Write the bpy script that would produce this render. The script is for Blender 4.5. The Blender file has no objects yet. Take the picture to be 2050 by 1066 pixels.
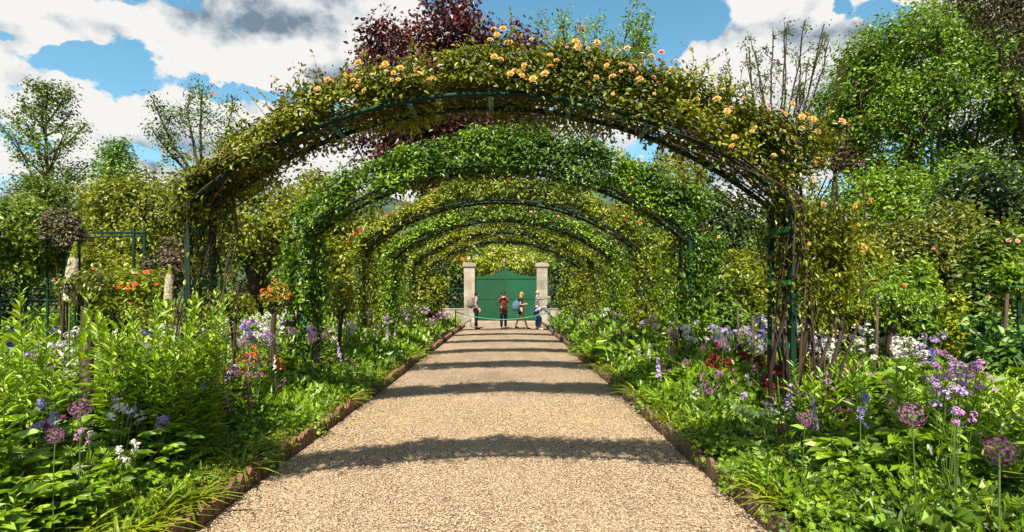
import bpy, math, random
import numpy as np
from mathutils import Vector, Matrix
random.seed(11)
rng = np.random.default_rng(11)
R = math.radians
S = bpy.context.scene
COL = S.collection

# ------------------------------------------------------------------ camera, sky, sun, exposure
cam_d = bpy.data.cameras.new('camera'); cam = bpy.data.objects.new('camera', cam_d); COL.objects.link(cam)
cam.location = (0, 0, 1.6); cam.rotation_euler = (R(90), 0, 0)
cam_d.sensor_width = 36; cam_d.lens = 36 * 1000 / 2050
cam_d.shift_x = 7 / 2050; cam_d.shift_y = 55 / 2050
cam_d.clip_start = 0.05; cam_d.clip_end = 5000
S.camera = cam
S.view_settings.view_transform = 'Standard'; S.view_settings.look = 'None'
S.view_settings.gamma = 1; S.view_settings.use_curve_mapping = False
S.view_settings.exposure = 1.27
SUN_EL, SUN_AZ = 48.2, 8.0          # sun behind the camera, slightly from the left
W = bpy.data.worlds.new('World'); S.world = W; W.use_nodes = True
sun_d = bpy.data.lights.new('sun', 'SUN'); sun_d.energy = 5.0; sun_d.angle = R(0.53); sun_d.color = (1, .92, .75)
sun = bpy.data.objects.new('sun', sun_d); COL.objects.link(sun)
ld = Vector((math.sin(R(SUN_AZ)) * math.cos(R(SUN_EL)), math.cos(R(SUN_AZ)) * math.cos(R(SUN_EL)), -math.sin(R(SUN_EL))))
sun.rotation_euler = ld.to_track_quat('-Z', 'Y').to_euler()
sun.location = (-5, -20, 20)
S.cycles.use_denoising = True
S.cycles.max_bounces = 7; S.cycles.diffuse_bounces = 3; S.cycles.glossy_bounces = 2
S.cycles.transmission_bounces = 4; S.cycles.transparent_max_bounces = 4

def world_sky():
    nt = W.node_tree; N = nt.nodes; L = nt.links; N.clear()
    def math_(op, a, b=None, c=None, clamp=False):
        n = N.new('ShaderNodeMath'); n.operation = op; n.use_clamp = clamp
        for i, v in enumerate((a, b, c)):
            if v is None: continue
            if isinstance(v, (int, float)): n.inputs[i].default_value = v
            else: L.new(v, n.inputs[i])
        return n.outputs[0]
    sky = N.new('ShaderNodeTexSky'); sky.sky_type = 'NISHITA'; sky.sun_disc = False
    sky.sun_elevation = R(SUN_EL); sky.sun_rotation = R(180 + SUN_AZ)
    sky.air_density = 1.0; sky.dust_density = .3; sky.ozone_density = 2.2
    tc = N.new('ShaderNodeTexCoord')
    dirv = tc.outputs['Generated']
    def noise(vec, scale, detail, rough=.55, off=(0, 0, 0), sc=(1, 1, 1)):
        m = N.new('ShaderNodeMapping'); m.inputs['Location'].default_value = off; m.inputs['Scale'].default_value = sc
        L.new(vec, m.inputs[0])
        n = N.new('ShaderNodeTexNoise'); n.inputs['Scale'].default_value = scale; n.inputs['Detail'].default_value = detail
        n.inputs['Roughness'].default_value = rough; L.new(m.outputs[0], n.inputs['Vector'])
        return n.outputs[0]
    sep = N.new('ShaderNodeSeparateXYZ'); L.new(dirv, sep.inputs[0])
    x, y, z = sep.outputs
    yy = math_('MAXIMUM', y, .04)
    wn = noise(dirv, 5, 6, .6, off=(3, 1, 2))
    wn2 = noise(dirv, 6, 6, .6, off=(9, 4, 7))
    u = math_('ADD', math_('DIVIDE', x, yy), math_('MULTIPLY', math_('SUBTRACT', wn, .5), .28))
    v = math_('ADD', math_('DIVIDE', z, yy), math_('MULTIPLY', math_('SUBTRACT', wn2, .5), .18))
    def G(px, py, sx, sy, a):
        ui, vi = (px - 1018) / 1000, (588 - py) / 1000
        du = math_('MULTIPLY', math_('SUBTRACT', u, ui), 1000 / sx)
        dv = math_('MULTIPLY', math_('SUBTRACT', v, vi), 1000 / sy)
        e = math_('EXPONENT', math_('MULTIPLY', math_('ADD', math_('MULTIPLY', du, du), math_('MULTIPLY', dv, dv)), -1))
        return math_('MULTIPLY', e, a)
    def addall(l):
        o = l[0]
        for q in l[1:]: o = math_('ADD', o, q)
        return o
    fb = noise(dirv, 5.6, 8, .60, off=(1.2, .3, .7), sc=(1, 1, 1.5))
    fbu = noise(dirv, 5.6, 8, .60, off=(1.2, .3, .7 + .07), sc=(1, 1, 1.5))
    def puff(off, scale=6.5, det=2):
        m = N.new('ShaderNodeMapping'); m.inputs['Location'].default_value = off; m.inputs['Scale'].default_value = (1, 1, 1.25)
        wv = N.new('ShaderNodeVectorMath'); wv.operation = 'MULTIPLY_ADD'; nn_ = N.new('ShaderNodeTexNoise'); nn_.inputs['Scale'].default_value = 9; nn_.inputs['Detail'].default_value = 3
        L.new(dirv, nn_.inputs['Vector']); L.new(nn_.outputs['Color'], wv.inputs[0]); wv.inputs[1].default_value = (.11, .11, .11); L.new(dirv, wv.inputs[2])
        L.new(wv.outputs[0], m.inputs[0]); n = N.new('ShaderNodeTexVoronoi'); n.feature = 'F1'; n.inputs['Scale'].default_value = scale; n.inputs['Detail'].default_value = det; n.inputs['Roughness'].default_value = .55
        n.normalize = True; L.new(m.outputs[0], n.inputs['Vector']); return math_('SUBTRACT', .42, n.outputs['Distance'])
    pf = puff((.4, .2, .9)); pfu = puff((.4, .2, 0.9 + .045))
    big = noise(dirv, 2.3, 3, .5, off=(5, 5, 5))
    field = addall([math_('MULTIPLY', math_('SUBTRACT', big, .62), .45),
        G(300, 40, 500, 70, .30), G(560, 250, 380, 110, .05), G(740, 100, 230, 140, .18), G(60, 120, 80, 50, .18), G(60, 300, 260, 90, .02), G(230, 175, 70, 45, -.22),
        G(150, 118, 95, 30, -.50), G(430, 185, 160, 18, -.34), G(20, 68, 70, 16, -.3), G(600, 200, 120, 20, -.2),
        G(1180, 40, 230, 95, -.60), G(1010, 0, 60, 60, -.4),
        G(1560, 130, 110, 170, .75), G(1395, 100, 45, 75, .55), G(1330, 210, 130, 75, .40), G(1250, 90, 100, 90, -.35), G(1600, 260, 150, 90, .35), G(1720, 105, 55, 60, .48),
        G(1790, 30, 100, 42, -.42), G(1950, -10, 160, 35, .42), G(1640, 430, 700, 120, .25), G(200, 420, 600, 70, .32),
        G(1690, 10, 28, 40, -.35), G(1340, 30, 90, 60, -.35)])
    dens = addall([field, math_('MULTIPLY', math_('SUBTRACT', fb, .5), 1.5), math_('MULTIPLY', pf, .75)])
    al = N.new('ShaderNodeMapRange'); al.interpolation_type = 'SMOOTHSTEP'
    al.inputs[1].default_value = .02; al.inputs[2].default_value = .11; L.new(dens, al.inputs[0])
    alpha = al.outputs[0]
    # soft grey bases of the clouds, white billows
    hf = noise(dirv, 19, 5, .6, off=(2, 7, 1), sc=(1, 1, 1.3))
    gray = addall([G(300, 45, 380, 42, .34), G(640, 135, 190, 38, .36), G(60, 190, 130, 45, .30), G(860, 40, 120, 50, .20), G(350, 250, 230, 22, .16), G(1640, 230, 60, 110, .32), G(1500, 330, 260, 30, .2), G(1590, 60, 60, 80, .15), G(760, 150, 100, 40, .25), G(430, 330, 200, 25, .2),
                   math_('MULTIPLY', math_('SUBTRACT', fbu, fb), 3.6), math_('MULTIPLY', math_('SUBTRACT', pfu, pf), 2.6), math_('MULTIPLY', pf, -1.3), math_('MULTIPLY', math_('SUBTRACT', hf, .5), .5), math_('MULTIPLY', dens, .18), .10])
    gm = N.new('ShaderNodeMapRange'); gm.inputs[1].default_value = .0; gm.inputs[2].default_value = .85; L.new(gray, gm.inputs[0])
    cr = N.new('ShaderNodeValToRGB'); cr.color_ramp.elements[0].color = (1.0, .985, .955, 1); cr.color_ramp.elements[1].color = (.22, .30, .39, 1)
    e = cr.color_ramp.elements.new(.4); e.color = (.74, .78, .81, 1)
    L.new(gm.outputs[0], cr.inputs[0])
    hs = N.new('ShaderNodeHueSaturation'); hs.inputs['Saturation'].default_value = 1.12; hs.inputs['Hue'].default_value = .472; L.new(sky.outputs[0], hs.inputs['Color'])
    b1 = N.new('ShaderNodeBackground'); L.new(hs.outputs[0], b1.inputs[0]); b1.inputs[1].default_value = .083
    b2 = N.new('ShaderNodeBackground'); L.new(cr.outputs[0], b2.inputs[0]); b2.inputs[1].default_value = .385
    mx = N.new('ShaderNodeMixShader'); L.new(alpha, mx.inputs[0]); L.new(b1.outputs[0], mx.inputs[1]); L.new(b2.outputs[0], mx.inputs[2])
    out = N.new('ShaderNodeOutputWorld'); L.new(mx.outputs[0], out.inputs[0])
world_sky()

# ------------------------------------------------------------------ helpers
CX = -0.18                     # centre line of the path and of the arches
PW = 1.95                      # half width of the path
DK = 2 / 3                     # depths below are noted in units of 1.5 m per metre; link() turns them into metres
def at(px, py, Y): return Vector(((px - 1018) / 1500 * Y, Y, 1.6 + (588 - py) / 1500 * Y))

def tag(o, label=None, cat=None, group=None, kind=None):
    if label: o['label'] = label
    if cat: o['category'] = cat
    if group: o['group'] = group
    if kind: o['kind'] = kind
    return o
def link(name, data, parent=None, loc=None, rot=None, scale=None):
    o = bpy.data.objects.new(name, data); COL.objects.link(o)
    if parent: o.parent = parent
    if loc is not None: o.location = loc if parent else (loc[0], loc[1] * DK, loc[2])
    if rot is not None: o.rotation_euler = rot
    if scale is not None: o.scale = scale
    return o
def thing(name, label, cat, loc=(0, 0, 0), rz=0, group=None):
    return tag(link(name, None, None, loc, (0, 0, rz)), label, cat, group)
def copy_tree(o, parent=None):
    c = o.copy(); COL.objects.link(c)
    if parent: c.parent = parent
    for ch in list(o.children): copy_tree(ch, c)
    return c

MATS = {}
def nodes_mat(name):
    m = bpy.data.materials.new(name); m.use_nodes = True; nt = m.node_tree; nt.nodes.clear()
    MATS[name] = m
    return m, nt.nodes, nt.links
def leaf_mat(name, cols, rough=.45, trans=.3, tcol=None, spec=.5):
    m, N, L = nodes_mat(name)
    a = N.new('ShaderNodeAttribute'); a.attribute_name = 'tint'
    cr = N.new('ShaderNodeValToRGB'); L.new(a.outputs['Fac'], cr.inputs[0])
    el = cr.color_ramp.elements
    while len(el) < len(cols): el.new(.5)
    for i, c in enumerate(cols):
        el[i].position = c[0]; el[i].color = (*c[1], 1)
    p = N.new('ShaderNodeBsdfPrincipled'); L.new(cr.outputs[0], p.inputs['Base Color'])
    p.inputs['Roughness'].default_value = rough; p.inputs['Specular IOR Level'].default_value = spec
    t = N.new('ShaderNodeBsdfTranslucent')
    mc = N.new('ShaderNodeMix'); mc.data_type = 'RGBA'; mc.blend_type = 'MULTIPLY'; mc.inputs[0].default_value = 1
    L.new(cr.outputs[0], mc.inputs[6]); mc.inputs[7].default_value = (*(tcol or (1.7, 1.5, .5)), 1)
    L.new(mc.outputs[2], t.inputs[0])
    mx = N.new('ShaderNodeMixShader'); mx.inputs[0].default_value = trans
    L.new(p.outputs[0], mx.inputs[1]); L.new(t.outputs[0], mx.inputs[2])
    o = N.new('ShaderNodeOutputMaterial'); L.new(mx.outputs[0], o.inputs[0])
    return m
def solid_mat(name, c1, c2=None, scale=8, rough=.6, bump=0, bscale=None, spec=.4, metal=0, stretch=(1, 1, 1), detail=5):
    m, N, L = nodes_mat(name)
    p = N.new('ShaderNodeBsdfPrincipled'); o = N.new('ShaderNodeOutputMaterial'); L.new(p.outputs[0], o.inputs[0])
    p.inputs['Roughness'].default_value = rough; p.inputs['Specular IOR Level'].default_value = spec; p.inputs['Metallic'].default_value = metal
    tc = N.new('ShaderNodeTexCoord'); mp = N.new('ShaderNodeMapping'); mp.inputs['Scale'].default_value = stretch
    L.new(tc.outputs['Object'], mp.inputs[0])
    n = N.new('ShaderNodeTexNoise'); n.inputs['Scale'].default_value = scale; n.inputs['Detail'].default_value = detail; L.new(mp.outputs[0], n.inputs['Vector'])
    cr = N.new('ShaderNodeValToRGB'); L.new(n.outputs[0], cr.inputs[0])
    cr.color_ramp.elements[0].position = .35; cr.color_ramp.elements[1].position = .68
    cr.color_ramp.elements[0].color = (*c1, 1); cr.color_ramp.elements[1].color = (*(c2 or c1), 1)
    oi = N.new('ShaderNodeObjectInfo'); mm = N.new('ShaderNodeMapRange'); mm.inputs[3].default_value = .82; mm.inputs[4].default_value = 1.15
    L.new(oi.outputs['Random'], mm.inputs[0])
    vm = N.new('ShaderNodeVectorMath'); vm.operation = 'SCALE'; L.new(cr.outputs[0], vm.inputs[0]); L.new(mm.outputs[0], vm.inputs['Scale'])
    L.new(vm.outputs[0], p.inputs['Base Color'])
    if bump:
        n2 = N.new('ShaderNodeTexNoise'); n2.inputs['Scale'].default_value = bscale or scale * 3; n2.inputs['Detail'].default_value = 4; L.new(mp.outputs[0], n2.inputs['Vector'])
        b = N.new('ShaderNodeBump'); b.inputs['Strength'].default_value = bump; b.inputs['Distance'].default_value = .02
        L.new(n2.outputs[0], b.inputs['Height']); L.new(b.outputs[0], p.inputs['Normal'])
    return m

GR = lambda d, m, l, h: [(0, d), (.38, m), (.72, l), (1, h)]
leaf_mat('fresh', GR((.026, .055, .003), (.10, .185, .004), (.19, .31, .008), (.33, .43, .05)), rough=.42)
leaf_mat('bluegreen', GR((.022, .062, .010), (.08, .17, .014), (.16, .27, .03), (.32, .42, .16)), rough=.5, trans=.2, tcol=(1.3, 1.5, .6))
leaf_mat('arch_olive', GR((.024, .036, .003), (.095, .12, .004), (.21, .245, .007), (.29, .265, .02)), rough=.42)
leaf_mat('arch_green', GR((.014, .04, .004), (.06, .14, .005), (.15, .25, .008), (.27, .36, .02)), rough=.40)
leaf_mat('arch_lime', GR((.03, .055, .003), (.13, .18, .004), (.24, .285, .007), (.33, .32, .02)), rough=.42)
leaf_mat('yellowgreen', GR((.026, .045, .003), (.115, .145, .004), (.225, .245, .007), (.31, .30, .02)), rough=.45)
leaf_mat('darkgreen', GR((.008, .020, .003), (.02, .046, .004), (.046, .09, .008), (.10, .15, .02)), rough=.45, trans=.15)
leaf_mat('treegreen', GR((.016, .036, .003), (.06, .10, .005), (.125, .19, .008), (.20, .26, .02)), rough=.45)
leaf_mat('lime_tree', GR((.03, .065, .004), (.085, .165, .005), (.16, .27, .008), (.25, .35, .02)), rough=.45)
leaf_mat('copper', GR((.020, .005, .008), (.045, .009, .012), (.09, .018, .018), (.17, .05, .03)), rough=.42, trans=.25, tcol=(1.8, .6, .5))
leaf_mat('reddish', GR((.045, .06, .006), (.15, .185, .010), (.25, .25, .03), (.32, .17, .08)), rough=.45)
leaf_mat('pinkbloom', GR((.03, .04, .012), (.05, .07, .018), (.25, .14, .12), (.60, .42, .40)), rough=.5)
leaf_mat('yewbrown', GR((.018, .02, .008), (.035, .035, .01), (.08, .06, .02), (.15, .10, .04)), rough=.5, trans=.15)
leaf_mat('stem', [(0, (.035, .07, .012)), (1, (.12, .17, .03))], rough=.5, trans=0)
leaf_mat('bark', [(0, (.022, .014, .009)), (.5, (.055, .036, .022)), (1, (.12, .09, .06))], rough=.85, trans=0, spec=.2)
leaf_mat('cane', [(0, (.014, .008, .005)), (.6, (.038, .022, .012)), (1, (.09, .055, .022))], rough=.7, trans=0, spec=.3)
def petal(name, a, b, tr=.3): leaf_mat(name, [(0, a), (1, b)], rough=.6, trans=tr, tcol=(1.1, 1.05, 1.0), spec=.2)
petal('allium_petal', (.13, .03, .10), (.42, .17, .33))
petal('allium_dark', (.06, .012, .055), (.20, .06, .16))
petal('lilac_petal', (.26, .16, .42), (.48, .36, .60))
petal('blue_petal', (.16, .14, .40), (.34, .30, .58))
petal('violet_petal', (.05, .035, .22), (.14, .11, .42))
petal('white_petal', (.45, .43, .38), (.60, .58, .56))
petal('magenta_petal', (.34, .12, .34), (.52, .28, .52))
petal('darkred_petal', (.07, .005, .008), (.20, .014, .018))
petal('red_petal', (.28, .015, .03), (.50, .05, .06))
petal('orange_petal', (.48, .055, .02), (.66, .17, .04))
petal('apricot_petal', (.58, .29, .045), (.70, .50, .19))
petal('pink_petal', (.48, .20, .16), (.62, .38, .28))
petal('cream_petal', (.48, .42, .26), (.62, .58, .46))
petal('yellow_petal', (.60, .50, .04), (.80, .70, .10))
solid_mat('green_paint', (.0012, .018, .009), (.0025, .030, .014), scale=3, rough=.6, spec=.2)
solid_mat('green_plate', (.006, .10, .045), (.010, .14, .06), scale=5, rough=.35)
solid_mat('gate_paint', (.001, .042, .016), (.002, .054, .020), scale=1.2, rough=.45)
solid_mat('teal_rope', (.012, .17, .10), (.02, .22, .14), scale=30, rough=.5)
solid_mat('terracotta', (.06, .028, .014), (.16, .08, .04), scale=22, rough=.85, bump=.5, bscale=60, stretch=(1, 1, .25))
solid_mat('board', (.075, .045, .028), (.17, .105, .065), scale=18, rough=.85, bump=.5, bscale=50, stretch=(1, 1, .25))
solid_mat('stake_wood', (.035, .022, .012), (.10, .07, .04), scale=10, rough=.85, bump=.4, stretch=(3, 3, .4))
solid_mat('stone', (.17, .145, .11), (.30, .27, .22), scale=2.5, rough=.9, bump=.4, bscale=30, stretch=(1, 1, .5))
solid_mat('soil', (.022, .014, .009), (.055, .036, .022), scale=14, rough=.95, bump=1.0, bscale=30)
solid_mat('ground_green', (.03, .07, .010), (.10, .15, .02), scale=.6, rough=.9, bump=.8, bscale=8)
solid_mat('hill_wood_haze', (.020, .045, .030), (.045, .085, .045), scale=.06, rough=.95)  # bluish cast of distance haze is put into the wood's base colour
solid_mat('skin', (.36, .19, .12), (.42, .24, .16), scale=6, rough=.55)

class Geo:
    """Collects vertices and faces and links them as one mesh."""
    def __init__(s): s.v = []; s.t = []; s.f = []; s.n = []; s.m = []; s.sm = []; s.c = 0
    def add(s, v, flat, sizes, tint=.5, mat=0, smooth=False):
        v = np.asarray(v, dtype=np.float64).reshape(-1, 3); flat = np.asarray(flat, dtype=np.int64); sizes = np.asarray(sizes, dtype=np.int64)
        s.v.append(v); s.f.append(flat + s.c); s.n.append(sizes)
        s.t.append(np.broadcast_to(np.asarray(tint, dtype=np.float64), (len(v),)).copy())
        s.m.append(np.full(len(sizes), mat)); s.sm.append(np.full(len(sizes), smooth)); s.c += len(v)
        return s
    def arrays(s):
        return (np.concatenate(s.v), np.concatenate(s.f), np.concatenate(s.n), np.concatenate(s.t), np.concatenate(s.m), np.concatenate(s.sm))
    def tris(s): return int(sum((a - 2).sum() for a in s.n))
    def inst(s, g, T, Rm, tint=0.0):
        """copies of geo g at T (n,3) with matrices Rm (n,3,3)"""
        v, f, n, t, m, sm = g.arrays(); k = len(T)
        if k == 0: return s
        V = np.einsum('nij,mj->nmi', Rm, v) + np.asarray(T)[:, None, :]
        F = (f[None, :] + (np.arange(k) * len(v))[:, None]).ravel() + s.c
        tt = np.clip(t[None, :] + np.broadcast_to(np.asarray(tint), (k,))[:, None], 0, 1)
        s.v.append(V.reshape(-1, 3)); s.f.append(F); s.n.append(np.tile(n, k)); s.t.append(tt.ravel())
        s.m.append(np.tile(m, k)); s.sm.append(np.tile(sm, k)); s.c += k * len(v)
        return s
    def leaves(s, tmpl, P, D, Nn, size, tint, mat=0, wid=None):
        """one leaf per row: base P, direction D, normal Nn"""
        P = np.asarray(P); k = len(P)
        if k == 0: return s
        D = D / (np.linalg.norm(D, axis=1, keepdims=True) + 1e-9)
        X = np.cross(D, Nn); X /= (np.linalg.norm(X, axis=1, keepdims=True) + 1e-9)
        Z = np.cross(X, D)
        tv, tf, tn = tmpl
        sz = np.broadcast_to(np.asarray(size, dtype=float), (k,)); wd = sz if wid is None else sz * wid
        V = P[:, None, :] + sz[:, None, None] * tv[None, :, 1, None] * D[:, None, :] + wd[:, None, None] * tv[None, :, 0, None] * X[:, None, :] + sz[:, None, None] * tv[None, :, 2, None] * Z[:, None, :]
        F = (tf[None, :] + (np.arange(k) * len(tv))[:, None]).ravel() + s.c
        tt = np.clip(np.repeat(np.broadcast_to(np.asarray(tint, dtype=float), (k,)), len(tv)), 0, 1)
        s.v.append(V.reshape(-1, 3)); s.f.append(F); s.n.append(np.tile(tn, k)); s.t.append(tt)
        q = len(tn) * k
        s.m.append(np.full(q, mat)); s.sm.append(np.full(q, False)); s.c += k * len(tv)
        return s
    def tube(s, pts, rad, sides=5, tint=.5, mat=0, cap=False):
        pts = np.asarray(pts, dtype=float); n = len(pts); rad = np.broadcast_to(np.asarray(rad, dtype=float), (n,))
        d = np.gradient(pts, axis=0); d /= (np.linalg.norm(d, axis=1, keepdims=True) + 1e-9)
        ref = np.array([0, 0, 1.0]) if abs(d[:, 2]).mean() < .8 else np.array([1.0, 0, 0])
        a = np.cross(d, ref); a /= (np.linalg.norm(a, axis=1, keepdims=True) + 1e-9); b = np.cross(d, a)
        th = np.arange(sides) * 2 * math.pi / sides
        V = pts[:, None] + rad[:, None, None] * (np.cos(th)[None, :, None] * a[:, None] + np.sin(th)[None, :, None] * b[:, None])
        i = np.arange(n - 1)[:, None] * sides; j = np.arange(sides)[None, :]; j2 = (j + 1) % sides
        F = np.stack([i + j, i + j2, i + sides + j2, i + sides + j], -1).reshape(-1)
        s.add(V.reshape(-1, 3), F, np.full((n - 1) * sides, 4), tint, mat, True)
        if cap:
            s.add(V[-1], np.arange(sides), [sides], tint, mat); s.add(V[0], np.arange(sides)[::-1], [sides], tint, mat)
        return s
    def box(s, c, size, rz=0, tint=.5, mat=0):
        x, y, z = [q / 2 for q in size]
        v = np.array([(-x, -y, -z), (x, -y, -z), (x, y, -z), (-x, y, -z), (-x, -y, z), (x, -y, z), (x, y, z), (-x, y, z)], float)
        cr, sr = math.cos(rz), math.sin(rz)
        v = np.stack([v[:, 0] * cr - v[:, 1] * sr, v[:, 0] * sr + v[:, 1] * cr, v[:, 2]], 1) + np.asarray(c)
        return s.add(v, [0, 3, 2, 1, 4, 5, 6, 7, 0, 1, 5, 4, 1, 2, 6, 5, 2, 3, 7, 6, 3, 0, 4, 7], [4] * 6, tint, mat)
    def prism(s, prof, y0, y1, tint=.5, mat=0):
        """profile in x,z extruded along y"""
        n = len(prof); v = [(x, y0, z) for x, z in prof] + [(x, y1, z) for x, z in prof]
        f = list(range(n)) + list(range(2 * n - 1, n - 1, -1)); sz = [n, n]
        for i in range(n): j = (i + 1) % n; f += [j, i, n + i, n + j]; sz.append(4)
        return s.add(v, f, sz, tint, mat)
    def mesh(s, name, mats):
        v, f, n, t, m, sm = s.arrays()
        me = bpy.data.meshes.new(name)
        me.vertices.add(len(v)); me.vertices.foreach_set('co', v.astype(np.float32).ravel())
        me.loops.add(len(f)); me.loops.foreach_set('vertex_index', f.astype(np.int32))
        me.polygons.add(len(n)); st = np.concatenate([[0], np.cumsum(n)[:-1]]).astype(np.int32)
        me.polygons.foreach_set('loop_start', st); me.polygons.foreach_set('loop_total', n.astype(np.int32))
        me.polygons.foreach_set('material_index', m.astype(np.int32)); me.polygons.foreach_set('use_smooth', sm)
        at_ = me.attributes.new('tint', 'FLOAT', 'POINT'); at_.data.foreach_set('value', t.astype(np.float32))
        for q in mats: me.materials.append(MATS[q])
        me.update(calc_edges=True)
        return me
    def build(s, name, mats, parent=None, loc=None, rz=0):
        if isinstance(mats, str): mats = [mats]
        return link(name, s.mesh(name, mats), parent, loc, (0, 0, rz) if rz else None)

def T_(v, faces): return (np.array(v, float), np.array([i for f in faces for i in f]), np.array([len(f) for f in faces]))
KITE = T_([(0, 0, 0), (.30, .45, .09), (0, 1, -.05), (-.30, .45, .09)], [(0, 1, 2), (0, 2, 3)])
HEX = T_([(0, 0, 0), (.24, .28, .07), (.21, .66, .06), (0, 1, -.10), (-.21, .66, .06), (-.24, .28, .07)], [(0, 1, 2, 3), (0, 3, 4, 5)])
LANCE = T_([(0, 0, 0), (.11, .3, .03), (.10, .62, 0), (0, 1, -.14), (-.10, .62, 0), (-.11, .3, .03)], [(0, 1, 2, 3), (0, 3, 4, 5)])
def blade_t(seg=4, bend=.5, w=.05):
    v = []; f = []
    for i in range(seg + 1):
        t = i / seg; y = t - bend * .25 * t * t; z = -bend * t * t * t * .8
        ww = w * (1 - t ** 2.2) + .002
        v += [(-ww, y, z + .012), (0, y, z), (ww, y, z + .012)]
    for i in range(seg):
        a = i * 3; f += [(a, a + 1, a + 4, a + 3), (a + 1, a + 2, a + 5, a + 4)]
    return T_(v, f)
BLADE = blade_t(4, .9, .03); SWORD = blade_t(3, .12, .045); BROAD = blade_t(4, .45, .17)
def lobed_t(n=9):
    v = []; f = []; zc = lambda t: -.30 * t * t + .03
    for i in range(n + 1): t = i / n; v.append((0, t, zc(t)))
    for sgn in (-1, 1):
        for i in range(n):
            t = i / n; w = .30 * math.sin(math.pi * (.10 + .80 * (t + .08))) ** .7; o = len(v)
            v += [(sgn * w * (1 - .12 * (i % 2)), t + .10, zc(t) + .06 - .07 * (i % 2)), (sgn * w * .50, t + .115, zc(t) + .05)]
            f += [(i, o, o + 1, i + 1)] if sgn > 0 else [(i + 1, o + 1, o, i)]
    return T_(v, f)
LOBED = lobed_t()
def palm_t():
    v = [(0, 0, 0)]; f = []
    for i in range(5):
        a = (-80 + 40 * i) * math.pi / 180; L_ = .62 - .05 * abs(i - 2)
        a0, a1 = a - .30, a + .30; o = len(v)
        v += [(.42 * L_ * math.sin(a0) * 1.3, .3 + .42 * L_ * math.cos(a0), .04), (L_ * math.sin(a), .3 + L_ * math.cos(a), -.03 if i % 2 else .02), (.42 * L_ * math.sin(a1) * 1.3, .3 + .42 * L_ * math.cos(a1), .04)]
        f.append((0, o, o + 1, o + 2))
    return T_(v, f)
PALM = palm_t()

def unit(a): return a / (np.linalg.norm(a, axis=-1, keepdims=True) + 1e-9)
def rvec(n): return unit(rng.normal(size=(n, 3)))
def rotz(a, s=1.0, tilt=0):
    a = np.asarray(a); k = len(a); M = np.zeros((k, 3, 3)); c, q = np.cos(a), np.sin(a); s = np.broadcast_to(s, (k,))
    M[:, 0, 0] = c * s; M[:, 0, 1] = -q * s; M[:, 1, 0] = q * s; M[:, 1, 1] = c * s; M[:, 2, 2] = s
    return M
def align(nrm, size, spin=None):
    """matrices that turn +Z to nrm"""
    k = len(nrm); Z = unit(nrm); A = unit(np.cross(Z, rvec(k))); B = np.cross(Z, A)
    return np.stack([A, B, Z], -1) * np.broadcast_to(size, (k,))[:, None, None]

# 3-D value noise for clumping
_tab = rng.random(4096)
def vnoise(P, sc):
    Q = P * sc; I = np.floor(Q).astype(int); Fq = Q - I; Fq = Fq * Fq * (3 - 2 * Fq); out = 0
    for dx in (0, 1):
        for dy in (0, 1):
            for dz in (0, 1):
                h = ((I[:, 0] + dx) * 73856093 ^ (I[:, 1] + dy) * 19349663 ^ (I[:, 2] + dz) * 83492791) & 4095
                w = (Fq[:, 0] if dx else 1 - Fq[:, 0]) * (Fq[:, 1] if dy else 1 - Fq[:, 1]) * (Fq[:, 2] if dz else 1 - Fq[:, 2])
                out = out + w * _tab[h]
    return out

# ------------------------------------------------------------------ setting: ground, path, hills
def grid_mesh(name, xs, ys, zf, mat, kind='structure', label=None):
    xs = np.asarray(xs, float); ys = np.asarray(ys, float); X, Y = np.meshgrid(xs, ys); Z = zf(X, Y)
    g = Geo(); nx, ny = len(xs), len(ys); i = np.arange(ny - 1)[:, None] * nx; j = np.arange(nx - 1)[None]
    F = np.stack([i + j, i + j + 1, i + nx + j + 1, i + nx + j], -1).reshape(-1)
    g.add(np.stack([X, Y, Z], -1).reshape(-1, 3), F, np.full((nx - 1) * (ny - 1), 4), .5, 0, True)
    o = g.build(name, mat); o['kind'] = kind
    if label: o['label'] = label
    return o
grid_mesh('ground', [-3000, -60, -14, 14, 60, 3000], [-60, 0, 60, 200, 4000], lambda X, Y: X * 0 - .03, 'ground_green', label='green ground stretching to the horizon')

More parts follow.
